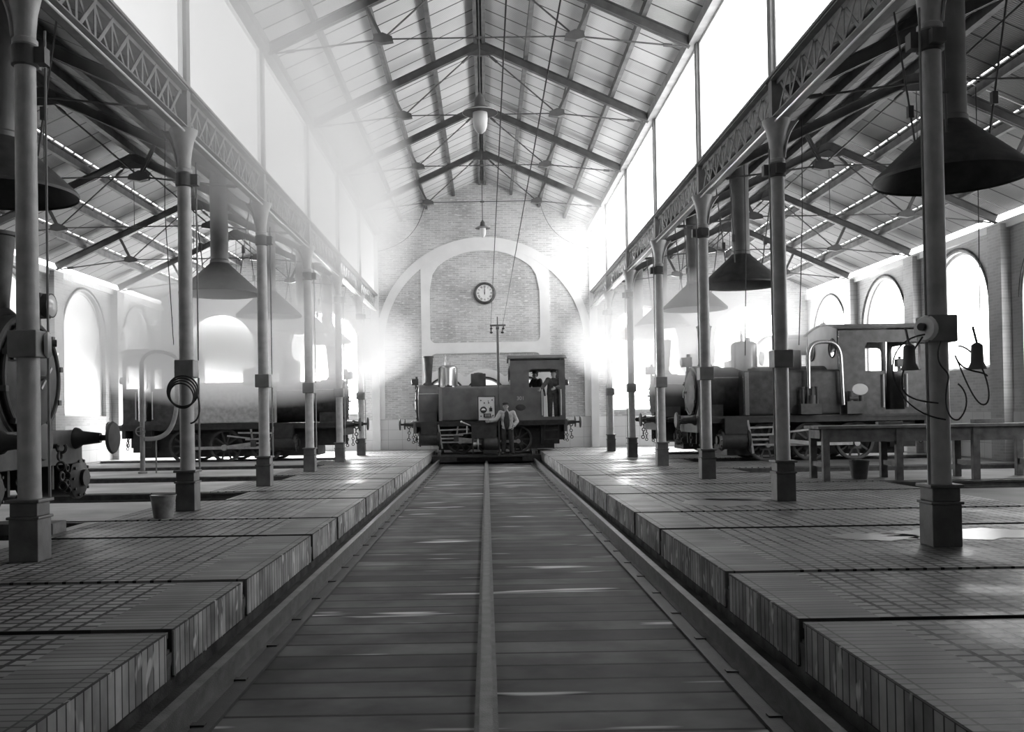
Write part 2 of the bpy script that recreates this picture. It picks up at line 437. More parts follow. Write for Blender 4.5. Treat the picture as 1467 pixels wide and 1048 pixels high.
# side walls
for s in (-1, 1):
    ztop = 5.30; hs = []
    sill = {}
    outer = [(YF, -1.1), (YB+wt, -1.1), (YB+wt, ztop), (YF, ztop)]
    for k in range(2, 7):  # unseen near bays left without windows to darken the foreground
        yc = cy(k)+S/2
        z0 = 2.1 if s > 0 and k == 4 else 1.35
        hs.append(arch_pts(yc, z0, 3.55, 1.42, 20)); sill[k] = z0
    MB().plate(outer, hs, s*XW, s*(XW+wt), 'yz').build('wall_%s' % SIDE[s], M_brickside, smooth=0, kind='structure')
    for k in range(2, 7):
        yc = cy(k)+S/2; z0 = sill[k]
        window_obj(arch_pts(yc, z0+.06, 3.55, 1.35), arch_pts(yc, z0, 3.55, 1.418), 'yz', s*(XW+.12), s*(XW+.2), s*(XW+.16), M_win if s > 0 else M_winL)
        MB().tube([(s*(XW-.01), yc+1.50*cos(pi*i/24), 3.55+1.50*sin(pi*i/24)) for i in range(25)], .03, 6).build('trim_%d' % (20+nwin), M_plinth, kind='structure')
    pil = MB()
    for k in range(0, 7): pil.box(s*XW, s*(XW-.22), cy(k)-.27, cy(k)+.27, 0, 5.22)
    pil.build('wall_%s_pilasters' % SIDE[s], M_brickside, smooth=0, kind='structure')
    MB().box(s*XW, s*(XW-.02), YF, YB, 0, 1.09).build('baseboard_%s' % SIDE[s], M_lime2, smooth=0, kind='structure')
    MB().box(s*XW, s*(XW-.10), YF, YB, 5.12, 5.30).build('trim_%d' % (80+s), M_white, smooth=0, kind='structure')
# wall behind the camera
MB().plate([(-XW, -1.1), (XW, -1.1), (XW, 5.3), (AX, ARIDGE), (XC, 5.6), (XC, EAVE), (0, RIDGE), (-XC, EAVE), (-XC, 5.6), (-AX, ARIDGE), (-XW, 5.3)], [], YF-.3, YF, 'xz').build('wall_front', M_brickback, smooth=0, kind='structure')

# ------------------------------------------------------------------ roofs (sheets with the narrow gaps of light along the purlins)
NP = [1.03, 2.02, 2.93]
def slope_sheets(ridge, ax, sgn, half, cuts, gap, name, mat, ygap=0):
    mb = MB(); xs = [0]+cuts+[half]
    yc = [YF]+([cy(k) for k in range(1, 7)] if ygap else [])+[YB+wt]
    def strip(a, b, y0, y1, t=.03):
        z0, z1 = ridge-SL*a, ridge-SL*b; x0, x1 = ax+sgn*a, ax+sgn*b
        mb.add([(x0, y0, z0), (x1, y0, z1), (x1, y1, z1), (x0, y1, z0), (x0, y0, z0+t), (x1, y0, z1+t), (x1, y1, z1+t), (x0, y1, z0+t)],
               [(0, 1, 2, 3), (7, 6, 5, 4), (0, 4, 5, 1), (1, 5, 6, 2), (2, 6, 7, 3), (3, 7, 4, 0)])
    for a, b in zip(xs[:-1], xs[1:]):
        for j in range(len(yc)-1):
            strip(a, b-(gap if b < half else 0), yc[j]-(.065 if j else 0), yc[j+1]-(.065+ygap if j < len(yc)-2 else 0))
    if gap:
        for b in cuts:
            y = YF+.3
            while y < YB:
                strip(b-gap-.004, b+.004, y, y+.05); y += .46
    mb.build(name, mat, smooth=0, kind='structure')
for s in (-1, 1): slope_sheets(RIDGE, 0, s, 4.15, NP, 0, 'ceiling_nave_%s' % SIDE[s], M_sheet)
AP = [.95, 1.9, 2.85]
for s in (-1, 1):
    for q in (-1, 1):
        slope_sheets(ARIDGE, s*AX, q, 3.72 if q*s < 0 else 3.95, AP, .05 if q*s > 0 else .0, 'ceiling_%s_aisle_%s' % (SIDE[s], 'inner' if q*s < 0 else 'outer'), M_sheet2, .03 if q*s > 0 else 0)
def purlin(x, z, w, h, label, group):
    o = MB().box(x-w/2, x+w/2, YF+.05, YB, z-h, z).build('purlin', M_purlin, smooth=0)
    tag(o, label, 'purlin', group, 'thing')
PW = ['upper', 'middle', 'lower']
MBr = MB(); MBr.box(-.13, -.05, YF+.05, YB, RIDGE-.26, RIDGE-.03); MBr.box(.05, .13, YF+.05, YB, RIDGE-.26, RIDGE-.03); MBr.box(-.05, .05, YF+.05, YB, RIDGE-.09, RIDGE-.03)
tag(MBr.build('ridge_beam', M_purlin, smooth=0), 'double ridge beam along the peak of the central nave roof', 'beam', None, 'thing')
for s in (-1, 1):
    for i, d in enumerate(NP):
        purlin(s*d, RIDGE-SL*d-.025, .09, .15, '%s purlin under the %s slope of the central nave roof' % (PW[i], SIDE[s]), 'nave purlins')
    o = MB().box(s*3.72, s*3.92, YF+.05, YB, EAVE-.22, EAVE-.03).build('wall_plate', M_girder, smooth=0)
    tag(o, 'eaves beam over the %s clerestory glazing' % SIDE[s], 'beam', None, 'thing')
    o = MB().box(s*AX-.06, s*AX+.06, YF+.05, YB, ARIDGE-.2, ARIDGE-.03).build('ridge_beam', M_purlin, smooth=0)
    tag(o, 'ridge beam along the peak of the %s aisle roof' % SIDE[s], 'beam', None, 'thing')
    for q, nm in ((1, 'outer'), (-1, 'inner')):
        for i, d in enumerate(AP):
            purlin(s*(AX+q*(d+.05)), ARIDGE-SL*(d+.05)-.03, .09, .15, '%s purlin under the %s slope of the %s aisle roof' % (PW[i], nm, SIDE[s]), '%s aisle purlins' % SIDE[s])

# roof trusses (trussed rafters with strut, boss plate and tie rods)
def make_truss(label, loc, half, rise_ref, group):
    t = thing('roof_truss', label, 'roof truss', loc, 0, group)
    top = 0.0                                  # origin: underside of ridge sheets
    drop = .18; dep = .19
    for q in (-1, 1):
        r = MB()
        a = Vector((q*.02, 0, -drop-dep/2)); b = Vector((q*half, 0, -drop-dep/2-SL*half))
        r.bar(a, b, .02, dep, up=(0, 0, 1)); 
        u = Vector((0, 0, dep/2))
        r.bar(a-u+Vector((0, 0, .008)), b-u+Vector((0, 0, .008)), .12, .016); r.bar(a+u-Vector((0, 0, .008)), b+u-Vector((0, 0, .008)), .12, .016)
        r.build('rafter', M_truss, t, smooth=0)
        nx = q*1.70*half/3.72; nz = -1.80*half/3.72-.02
        mx = q*1.98*half/3.72; mz = -drop-dep-SL*abs(mx)
        st = MB(); st.bar((nx, -.035, nz), (mx, -.035, mz+.02), .05, .018, up=(0, 1, 0)); st.bar((nx, .035, nz), (mx, .035, mz+.02), .05, .018, up=(0, 1, 0))
        st.build('strut', M_truss, t, smooth=0)
        g = MB(); 
        pts = [(nx-q*.19, nz-.055), (nx+q*.02, nz-.085), (nx+q*.17, nz-.05), (nx+q*.15, nz+.07), (nx, nz+.10), (nx-q*.17, nz+.03)]
        g.plate(pts, [], -.06, -.04, 'xz'); g.plate(pts, [], .04, .06, 'xz'); g.plate([(p[0]*.98+nx*.02, p[1]*.98+nz*.02) for p in pts], [], -.04, .04, 'xz')
        g.build('gusset_plate', M_truss, t, smooth=0)
        hz = -drop-dep-SL*half+.02
        rod = MB(); rod.cyl((nx, 0, nz), (q*(half-.12), 0, hz), .016, n=8); 
        pm = Vector((nx, 0, nz)).lerp(Vector((q*(half-.12), 0, hz)), .82); pe = Vector((nx, 0, nz)).lerp(Vector((q*(half-.12), 0, hz)), .9)
        rod.cyl(pm, pe, .032, n=8); rod.build('tie_rod', M_truss, t)
        rod = MB(); e = Vector((q*.1, 0, -drop-dep-.04)); n0 = Vector((nx, 0, nz)); rod.cyl(n0, e, .016, n=8); rod.cyl(n0.lerp(e, .82), n0.lerp(e, .9), .03, n=8); rod.build('tie_rod', M_truss, t)
    nx = 1.70*half/3.72; nz = -1.80*half/3.72-.02
    c = MB(); c.cyl((-nx, 0, nz), (nx, 0, nz), .014, n=8); c.cyl((-.06, 0, nz), (.06, 0, nz), .03, n=8); c.build('collar_rod', M_truss, t)
    k = MB(); k.cyl((0, 0, nz), (0, 0, -drop-dep), .008, n=6); k.build('hanger_rod', M_truss, t)
    ap = MB(); p = [(-.28, -drop-dep-.13), (-.10, -drop-dep-.15), (.10, -drop-dep-.15), (.28, -drop-dep-.13), (.22, -drop-.12), (0, -drop), (-.22, -drop-.12)]
    ap.plate(p, [], -.03, .03, 'xz'); ap.build('apex_plate', M_truss, t, smooth=0)
    return t
def fromwall(k): return ['nearest to', 'second from', 'third from', 'fourth from', 'fifth from', 'sixth from'][6-k]
nt0 = None
for k in range(6, 1, -1):
    lab = 'dark iron roof truss of the central nave, %s the clock wall' % fromwall(k)
    if nt0 is None: nt0 = make_truss(lab, (0, cy(k), RIDGE), 3.74, RIDGE, 'nave roof trusses')
    else: dup(nt0, (0, cy(k), RIDGE), 0, lab)
at0 = None
for s in (-1, 1):
    for k in range(6, 1, -1):
        lab = 'dark iron roof truss of the %s aisle, %s the clock wall' % (SIDE[s], fromwall(k))
        if at0 is None: at0 = make_truss(lab, (s*AX, cy(k), ARIDGE), 3.70, ARIDGE, 'left aisle roof trusses')
        else: dup(at0, (s*AX, cy(k), ARIDGE), 0, lab, '%s aisle roof trusses' % SIDE[s])

# ------------------------------------------------------------------ columns, girders, clerestory
HC = 5.0
def make_column(label, loc, rz, group, plate):
    t = thing('iron_column', label, 'column', loc, rz, group)
    b = MB(); b.box(-.125, .125, -.125, .125, 0, .36); b.box(-.14, .14, -.14, .14, .36, .385); b.box(-.118, .118, -.118, .118, .385, .50); b.box(-.145, .145, -.145, .145, .50, .53)
    b.build('base', M_base, t, smooth=0, bevel=.008)
    MB().lathe([(.098, .53), (.094, .60), (.086, 4.42), (.105, 4.44), (.105, 4.48), (.085, 4.50)], n=24).build('shaft', M_iron, t)
    MB().lathe([(.088, 4.48), (.092, 4.58), (.105, 4.72), (.135, 4.86), (.18, 4.97), (.185, 5.0)], n=24).build('capital', M_iron, t)
    # curved bracket on the aisle side (local +x looks to the aisle)
    br = MB(); pts = bez((.085, 0, 4.50), (.10, 0, 4.75), (.16, 0, 4.86), (.27, 0, 4.99), 10)
    for dy in (-.05, .05): br.tube([(p.x, p.y+dy, p.z) for p in pts], .018, 6)
    br.plate([(p.x, p.z) for p in pts]+[(.08, 5.0)], [], -.012, .012, 'xz'); br.build('bracket', M_iron, t)
    c = MB(); c.lathe([(.09, 4.25), (.112, 4.26), (.112, 4.42), (.09, 4.43)], n=20); c.box(-.19, -.10, -.05, .05, 4.27, 4.41); c.box(-.06, .06, -.17, -.1, 4.28, 4.40)
    c.build('collar', M_truss, t)
    MB().box(-.075, .075, -.075, .075, 5.0, EAVE-.2).build('post', M_girder, t, smooth=0)
    j = MB(); j.box(-.125, .125, -.125, .12, 1.74, 1.97); jb = j.build('junction_box', M_girder, t, smooth=0, bevel=.012)
    if plate:
        p = MB(); p.lathe([(.10, 0), (.115, .03), (.10, .06)], (-.10, -.07, 1.855), (-1, -.5, 0), 18); p.build('cover_plate', M_porc, jb)
        k = MB(); k.cyl((-.15, -.09, 1.87), (-.19, -.115, 1.87), .033, n=12); k.build('knob', M_black, jb)
    cp = MB(); cp.cyl((-.13, -.09, .53), (-.13, -.09, 1.74), .013, n=8); cp.cyl((-.13, -.09, 1.97), (-.13, -.09, 4.6), .011, n=8); cp.build('conduit', M_girder, t)
    return t
cols = {}
feat = {(-1, 1): 'nearest grey iron column on the left, beside the engine front', (-1, 2): 'grey iron column behind the bucket on the left, hung with a coiled hose',
        (1, 1): 'nearest grey iron column on the right, with looped cables, before the workbench', (1, 2): 'grey iron column on the right just beyond the workbench end'}
for s in (-1, 1):
    for k in range(1, 7):
        lab = feat.get((s, k)) or 'grey iron column, %s from the camera in the %s row' % (ORD[k-1] if k > 1 else 'first', SIDE[s])
        if k == 6: lab = 'grey iron column closest to the clock wall in the %s row' % SIDE[s]
        rz = 0 if s > 0 else pi
        if (k == 1) not in cols: cols[k == 1] = make_column(lab, (s*XC, cy(k), 0), rz, 'left row of columns', k == 1)
        else: dup(cols[k == 1], (s*XC, cy(k), 0), rz, lab, '%s row of columns' % SIDE[s])
def make_girder(label, loc, L, group):
    t = thing('lattice_girder', label, 'girder', loc, 0, group)
    h = .52
    for z in (0, h):
        m = MB(); sg = 1 if z == 0 else -1
        m.box(-.10, .10, .08, L-.08, z-.0*sg, z+.016*sg); m.box(-.012, .012, .08, L-.08, z, z+.07*sg)
        m.build('bottom_chord' if z == 0 else 'top_chord', M_girder, t, smooth=0)
    n = 9; d = (L-.3)/n; la = MB()
    for i in range(n):
        y0 = .15+i*d
        la.bar((.016, y0, .04), (.016, y0+d, h-.04), .045, .008, up=(1, 0, 0)); la.bar((-.016, y0+d, .04), (-.016, y0, h-.04), .045, .008, up=(1, 0, 0))
        la.bar((0, y0, .02), (0, y0, h-.02), .008, .05, up=(0, 1, 0))
    la.build('lattice', M_girder, t, smooth=0)
    return t
g0 = None
for s in (-1, 1):
    for k in range(0, 7):
        lab = 'lattice girder over the %s column row, bay %s' % (SIDE[s], 'against the clock wall' if k == 6 else ('before the nearest column' if k == 0 else 'beyond the %s column from the camera' % (['first']+ORD[1:])[k-1]))
        if g0 is None: g0 = make_girder(lab, (s*XC, cy(k), HC), S, 'left lattice girders')
        else: dup(g0, (s*XC, cy(k), HC), 0, lab, '%s lattice girders' % SIDE[s])
    # glazed clerestory: one window per bay
    MB().box(s*XC-.03, s*XC+.03, YF, cy(1)-.08, HC+.56, EAVE-.22).build('wall_light_block_%s' % SIDE[s], M_brickside, smooth=0, kind='structure')  # unseen solid wall added in place of glazing to keep the foreground dark
    for k in range(1, 7):
        nwin += 1
        y0, y1 = cy(k)+.08, cy(k)+S-.08; z0, z1 = HC+.56, EAVE-.22
        x = s*XC
        ins = [(y0+.07, z0+.06), (y1-.07, z0+.06), (y1-.07, z1-.05), (y0+.07, z1-.05)]
        f = MB().plate([(y0, z0), (y1, z0), (y1, z1), (y0, z1)], [ins], x-.03, x+.03, 'yz')
        fo = f.build('window_%d' % nwin, M_white, smooth=0, kind='structure')
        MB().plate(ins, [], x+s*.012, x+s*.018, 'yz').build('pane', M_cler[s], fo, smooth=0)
    MB().box(s*(XC-.12), s*(XC+.3), YF, YB, HC+.525, HC+.56).build('trim_%d' % (90+s), M_girder, smooth=0, kind='structure')
# ------------------------------------------------------------------ smoke hoods
def make_hood(label, loc, group):
    t = thing('smoke_hood', label, 'smoke hood', loc, 0, group)
    MB().lathe([(.80, 0), (.805, .03), (.79, .06), (.21, .60), (.18, .64)], n=40, caps=False).build('hood', M_soot, t)
    MB().lathe([(.17, .60), (.19, .62), (.19, .68), (.175, .70), (.175, 2.62)], n=28).build('flue', M_flue, t)
    for i in range(3):
        a = pi/2+i*2*pi/3+.5
        m = MB(); m.cyl((.42*cos(a), .42*sin(a), .42), (.70*cos(a), .70*sin(a), 2.30), .012, n=6); m.box(.49*cos(a)-.03, .49*cos(a)+.03, .49*sin(a)-.03, .49*sin(a)+.03, .82, .96)
        m.build('stay_rod', M_truss, t)
    return t
h0 = None
for s in (-1, 1):
    for i in ((1, 3, 4, 5, 6) if s < 0 else (1, 3, 4, 5, 6)):
        where = {1: 'closest to the camera', 3: 'third from the clock wall' if 0 else 'over the bay past the second column', 4: 'over the bay past the third column', 5: 'over the bay past the fourth column', 6: 'against the clock wall'}[i]
        lab = 'black conical smoke hood in the %s aisle, %s' % (SIDE[s], where)
        if h0 is None: h0 = make_hood(lab, (s*5.3, ty(i), 3.70), 'left smoke hoods')
        else: dup(h0, (s*(5.3 if s < 0 else 5.2), ty(i), 3.70), 0, lab, '%s smoke hoods' % SIDE[s])

# ------------------------------------------------------------------ hanging lamps, clock, wires
def make_lamp(label, loc, top, sc):
    t = thing('hanging_lamp', label, 'lamp', loc, 0, 'arc lamps under the ridge')
    q = sc
    MB().lathe([(.30*q, .26*q), (.29*q, .28*q), (.16*q, .34*q), (.10*q, .36*q), (.085*q, .50*q), (.05*q, .54*q), (.02*q, .6*q)], n=36).build('shade', M_truss, t)
    MB().lathe([(.305*q, .255*q), (.30*q, .27*q), (.13*q, .275*q)], n=36, caps=False).build('reflector', M_pale, t)
    MB().lathe([(.125*q, .27*q), (.13*q, .15*q), (.115*q, .02*q), (.085*q, -.05*q), (.04*q, -.09*q), (.005, -.10*q)], n=28).build('globe', M_frost, t)
    b = MB(); b.lathe([(.05*q, .27*q), (.05*q, .16*q), (.02*q, .15*q), (.02*q, .05*q), (.06*q, .03*q), (.07*q, -.02*q), (.04*q, -.05*q)], n=16)
    for a in (0, pi): b.cyl((.08*q*cos(a), .08*q*sin(a), .26*q), (.07*q*cos(a), .07*q*sin(a), .0), .008*q, n=6)
    b.build('burner', M_pale, t)
    MB().cyl((0, 0, .58*q), (0, 0, top-loc[2]), .013, n=8).build('drop_rod', M_truss, t)
make_lamp('large hanging arc lamp with a clear glass globe high in the middle of the nave', (.0, cy(3)-.12, 6.24), RIDGE-.36, 1.03)
make_lamp('smaller hanging lamp under the far end of the roof, above the wall clock', (.0, cy(6)-.1, 6.82), RIDGE-.36, .80)
# clock
ck = thing('wall_clock', 'round wall clock with dark rim and white dial reading twelve on the brick end wall', 'clock', (.03, YB-.06, 5.56))
MB().lathe([(.30, .0), (.385, .01), (.40, .05), (.385, .10), (.335, .13), (.30, .12)], (0, .06, 0), (0, -1, 0), 48, caps=False).build('rim', M_clockrim, ck)
MB().lathe([(.0, .10), (.305, .10), (.305, .05)], (0, .06, 0), (0, -1, 0), 48, caps=False).build('dial', M_face_clock, ck)
ROM = ['XII', 'I', 'II', 'III', 'IIII', 'V', 'VI', 'VII', 'VIII', 'IX', 'X', 'XI']
nu = MB()
def stroke(cx, cz, rot, a, b, w):
    def R(p): return (cx+p[0]*cos(rot)+p[1]*sin(rot), -.048, cz-p[0]*sin(rot)+p[1]*cos(rot))
    nu.bar(R(a), R(b), w, .004, up=(0, 1, 0))
for i, rn in enumerate(ROM):
    a = i*pi/6; cx, cz = .235*sin(a), .235*cos(a)
    ws = [{'I': .018, 'V': .038, 'X': .040}[c] for c in rn]; x = -sum(ws)/2
    for c, w in zip(rn, ws):
        h = .034
        if c == 'I': stroke(cx, cz, a, (x+w/2, -h), (x+w/2, h), .008)
        elif c == 'V': stroke(cx, cz, a, (x+.004, h), (x+w/2, -h), .010); stroke(cx, cz, a, (x+w-.004, h), (x+w/2, -h), .006)
        else: stroke(cx, cz, a, (x+.004, h), (x+w-.004, -h), .010); stroke(cx, cz, a, (x+.004, -h), (x+w-.004, h), .006)
        x += w
nu.build('numerals', M_black, ck, smooth=0)
m = MB(); m.bar((-.004, -.056, -.05), (.008, -.056, .135), .022, .004, up=(0, 1, 0)); m.cyl((0, -.05, 0), (0, -.062, 0), .02); m.build('hour_hand', M_black, ck, smooth=0)
m = MB(); m.bar((-.004, -.064, -.06), (.006, -.064, .20), .013, .004, up=(0, 1, 0)); m.build('minute_hand', M_black, ck, smooth=0)
# trolley wires run the length of the nave
for x, lab in ((.22, 'overhead trolley wire along the nave, passing beside the clock'), (.62, 'overhead trolley wire along the nave, farther right of the clock')):
    z = 4.22+.0*x
    w = MB(); w.tube([(x, 1.2+i*1.5, z) for i in range(20)]+[(x, YB-.0, z)], .007, 6)
    o = w.build('trolley_wire', M_wire); tag(o, lab, 'wire', 'overhead trolley wires', 'thing')
for s in (-1, 1):
    o = MB().cyl((s*(XC-.06), YF+.1, HC-.05), (s*(XC-.06), YB, HC-.05), .014, n=10).build('bright_line_rod', M_porc)  # added white rod standing in for a line of light along the girder
    tag(o, 'added white rod for the bright line under the %s lattice girders' % SIDE[s], 'conduit', None, 'thing')
def hang_wire(pts, lab, r=.008):
    o = MB().tube(pts, r, 6).build('hanging_rope', M_wire); tag(o, lab, 'rope', 'hanging ropes', 'thing')
hang_wire([(-5.2, 15.2, 6.1), (-5.15, 15.0, 4.6), (-5.0, 14.9, 2.4)], 'thin cord hanging from the left aisle roof, between the first two columns')
hang_wire([(5.55, 15.9, 6.2), (5.52, 15.9, 4.4), (5.42, 15.9, 2.3)], 'thin cord hanging from the right aisle roof, above the near workbench end')
hang_wire([(4.85, 17.0, 5.9), (4.85, 17.0, 4.0), (4.8, 17.0, 2.2)], 'thin cord hanging just beyond the second right column')
hang_wire([(8.4, 15.6, 6.6), (8.4, 15.6, 4.5), (8.38, 15.6, 2.4)], 'thin cord hanging above the middle of the workbench')
for s in (-1, 1):
    hang_wire(bez((s*3.76, YB-.18, 7.1), (s*2.9, YB-.15, 7.3), (s*2.3, YB-.15, 7.7), (s*1.8, cy(6)+.06, 7.9), 14), 'slack cord from the %s corner pier up to the last nave truss' % SIDE[s], .010)

# ------------------------------------------------------------------ locomotives
def make_loco(label, cat_loc, rz, p):
    """local +x is the chimney end, z = 0 at rail top"""
    t = thing('steam_locomotive', label, 'locomotive', cat_loc, rz)
    f, tf, cf, cr = p['front'], p['tank_front'], p['cab_front'], p['cab_rear']
    mp = p.get('paint', M_loco); roofz = p.get('roof', 3.1); W = 1.1; tz = p.get('tank_top', 2.14); bz = 1.08
    fr = MB(); fr.box(cr, f-.05, -.52, -.47, .42, bz-.05); fr.box(cr, f-.05, .47, .52, .42, bz-.05); fr.box(cr, f-.05, -.47, .47, .8, .86)
    fr.box(cr+.02, f-.03, -W, W, bz-.06, bz); fr.box(cr+.02, f-.03, -W+.02, -W+.05, bz-.16, bz-.06); fr.box(cr+.02, f-.03, W-.05, W-.02, bz-.16, bz-.06)
    fr.build('frame', M_black, t, smooth=0)
    fr = MB(); fr.box(cr+.35, f-.75, -.62, .62, .14, .80); fr.box(cr+.2, cr+.8, -.9, .9, .30, .95); fr.build('shade_filler', M_black, t, smooth=0)  # dark box added between the wheels to stand for the shade underneath
    for x, sg in ((f, 1), (cr, -1)):
        MB().box(x-.06, x+.05, -1.05, 1.05, .70, bz+.02).build('buffer_beam', mp, t, smooth=0, bevel=.01)
        for q in (-1, 1):
            st = MB(); st.lathe([(.13, 0), (.12, .04), (.085, .08), (.06, .30), (.035, .30), (.035, .44)], (x+sg*.05, q*.87, 1.0), (sg, 0, 0), 18)
            b = st.build('buffer', M_black, t)
            MB().lathe([(.035, .42), (.18, .425), (.195, .44), (.18, .465), (.0, .485)], (x+sg*.05, q*.87, 1.0), (sg, 0, 0), 28, caps=False).build('buffer_head', M_soot, b)
        c = MB(); c.cyl((x+sg*.05, 0, .93), (x+sg*.24, 0, .93), .028, n=8); c.torus((x+sg*.28, 0, .91), (0, 1, 0), .05, .018, 14, 6, 0, 1.5*pi)
        for i in range(4): c.torus((x+sg*(.26+.01*i), 0, .82-.11*i), (0, 1, 0) if i % 2 else (1, 0, 0), .045, .014, 14, 6)
        c.build('coupling_chain', M_black, t)
        for q in (-.55, .55):
            h = MB()
            for i in range(4): h.torus((x+sg*.09, q, .66-.085*i), (0, 1, 0) if i % 2 else (1, 0, 0), .038, .011, 12, 6)
            h.build('safety_chain', M_black, t)
    ax = p.get('axles', (-1.05, 0, 1.05)); r = p.get('wheel_r', .46)
    for x in ax:
        for q in (-1, 1):
            w = MB(); y = q*.80
            w.lathe([(r-.07, -.06), (r, -.06), (r, .05), (r-.03, .06), (r-.07, .05)], (x, y, r), (0, 1, 0), 40, caps=False)
            w.lathe([(r-.07, -.06), (r-.07, .05)], (x, y, r), (0, 1, 0), 40, caps=False)
            w.cyl((x, y-.07, r), (x, y+.09, r), .085, n=16)
            for i in range(10):
                a = 2*pi*i/10; w.bar((x+.07*cos(a), y, r+.07*sin(a)), (x+(r-.06)*cos(a), y, r+(r-.06)*sin(a)), .045, .03, up=(0, 1, 0))
            w.box(x-.16, x+.16, y-.03, y+.03, r-.2, r-.06)
            w.build('wheel', M_soot, t)
    for x in ax: MB().cyl((x, -.8, r), (x, .8, r), .07, n=12).build('axle', M_black, t)
    cx = p.get('cyl_x', 1.85)
    for q in (-1, 1):
        y = q*1.02
        m = MB(); m.bar((ax[0]-.05, q*.93, r-.06), (ax[-1]+.05, q*.93, r-.06), .03, .085); 
        for x in ax: m.cyl((x, q*.90, r-.06), (x, q*1.0, r-.06), .07, n=14)
        m.build('coupling_rod', M_steel, t)
        m = MB(); m.bar((ax[1], y, r-.05), (cx-.85, y, r+.06), .035, .09); m.cyl((ax[1], y-.05, r-.05), (ax[1], y+.05, r-.05), .085, n=14); m.build('connecting_rod', M_steel, t)
        m = MB(); m.cyl((cx-.9, y, r+.06), (cx-.3, y, r+.06), .03, n=10); m.box(cx-1.1, cx-.3, y-.03, y+.03, r+.15, r+.20); m.box(cx-1.1, cx-.3, y-.03, y+.03, r-.08, r-.035); m.build('slide_bars', M_steel, t, smooth=0)
        m = MB(); m.box(cx-.95, cx-.80, y-.05, y+.05, r-.04, r+.16); m.build('crosshead', M_soot, t, smooth=0)
        m = MB(); m.lathe([(.0, -.36), (.20, -.36), (.25, -.33), (.25, -.28), (.22, -.27), (.22, .27), (.25, .28), (.25, .33), (.20, .36), (.10, .38), (.10, .42), (.0, .42)], (cx, y-q*.02, r+.06), (1, 0, 0), 24, caps=False)
        m.box(cx-.26, cx+.26, y-.17, y+.17, r+.2, bz-.05); 
        for i in range(10):
            a = 2*pi*i/10; m.cyl((cx+.33, y-q*.02+.21*cos(a), r+.06+.21*sin(a)), (cx+.37, y-q*.02+.21*cos(a), r+.06+.21*sin(a)), .018, n=6)
        m.build('cylinder', M_black, t)
        m = MB(); m.bar((cx-.30, y+q*.06, .98), (cx-.42, y+q*.06, .2), .05, .03, up=(0, 1, 0)); m.bar((cx-.95, y+q*.03, bz-.06), (cx-.9, y+q*.03, r+.2), .05, .03, up=(0, 1, 0)); m.bar((cx-1.3, y+q*.03, .82), (cx-.35, y+q*.03, .80), .03, .045, up=(0, 0, 1)); m.bar((ax[1]+.1, y+q*.05, .74), (cx-.95, y+q*.05, .66), .03, .04)
        m.build('valve_gear', M_steel, t, smooth=0)
    bzc = 1.68; br_ = p.get('boiler_r', .60)
    sb = MB(); sb.lathe([(br_+.04, f-.72), (br_+.04, f-.10), (br_+.02, f-.08), (br_-.04, f-.08)], (0, 0, bzc), (1, 0, 0), 40)
    sb.box(f-.70, f-.10, -br_*.92, br_*.92, bz-.02, bzc-.25); sb.build('smokebox', mp, t)
    d = MB(); d.lathe([(br_-.06, f-.08), (br_-.04, f-.05), (br_-.10, f-.03), (br_-.2, f+.02), (.12, f+.06), (.0, f+.065)], (0, 0, bzc), (1, 0, 0), 40, caps=False)
    d.torus((f-.03, 0, bzc), (1, 0, 0), br_-.05, .028, 40, 8)
    for i in range(10):
        a = 2*pi*i/10+.2; d.box(f-.05, f+.01, (br_-.03)*cos(a)-.03, (br_-.03)*cos(a)+.03, bzc+(br_-.03)*sin(a)-.03, bzc+(br_-.03)*sin(a)+.03)
    dd = d.build('smokebox_door', M_soot, t)
    m = MB(); m.cyl((f+.05, 0, bzc), (f+.14, 0, bzc), .03, n=10); m.bar((f+.12, -.12, bzc-.12), (f+.12, .12, bzc+.12), .03, .02, up=(1, 0, 0)); m.build('door_handle', M_steel, dd); m = MB(); m.bar((f+.06, -.3, bzc+.2), (f+.0, -.5, bzc+.2), .05, .04); m.build('hinge', M_soot, dd)
    MB().lathe([(br_, cf), (br_, f-.7)], (0, 0, bzc), (1, 0, 0), 36).build('boiler', mp, t)
    chx = f-.40
    MB().lathe([(.21, bzc+br_-.02), (.17, bzc+br_+.07), (.115, bzc+br_+.12), (.115, bzc+br_+.2), (.175, p.get('chimney', 3.2)-.05), (.195, p.get('chimney', 3.2)-.04), (.195, p.get('chimney', 3.2)), (.15, p.get('chimney', 3.2))], (chx, 0, 0), (0, 0, 1), 28).build('chimney', M_soot, t)
    # side tanks
    for q in (-1, 1):
        tk = MB(); pr = rrect(.62, W, bz+.005, tz, .07, 4); tk.plate([(q*a, b) for a, b in pr], [], cf+.0, tf, 'yz')
        tk.build('side_tank', p.get('tank_tone', mp), t, bevel=0)
        m = MB(); m.bar((tf+.005, q*(W-.06), bz+.02), (tf+.005, q*(W-.06), tz-.03), .09, .012, up=(1, 0, 0)); m.bar((tf-.06, q*(W+.004), bz+.02), (tf-.06, q*(W+.004), tz-.03), .10, .012, up=(0, 1, 0)); m.build('tank_corner_strip', M_bright, t, smooth=0)
        m = MB(); m.cyl((tf-.3, q*.85, tz), (tf-.3, q*.85, tz+.06), .14, n=18); m.box(tf-.34, tf-.26, q*.85-.02, q*.85+.02, tz+.06, tz+.09); m.build('tank_filler', M_soot, t)
        m = MB(); m.cyl((tf+.02, q*(br_+.10), bzc+.32), (f-.1, q*(br_+.10), bzc+.32), .014, n=8); m.build('handrail', M_steel, t)
    dx, dr, dz = p.get('dome', (1.3, .32, 2.9))
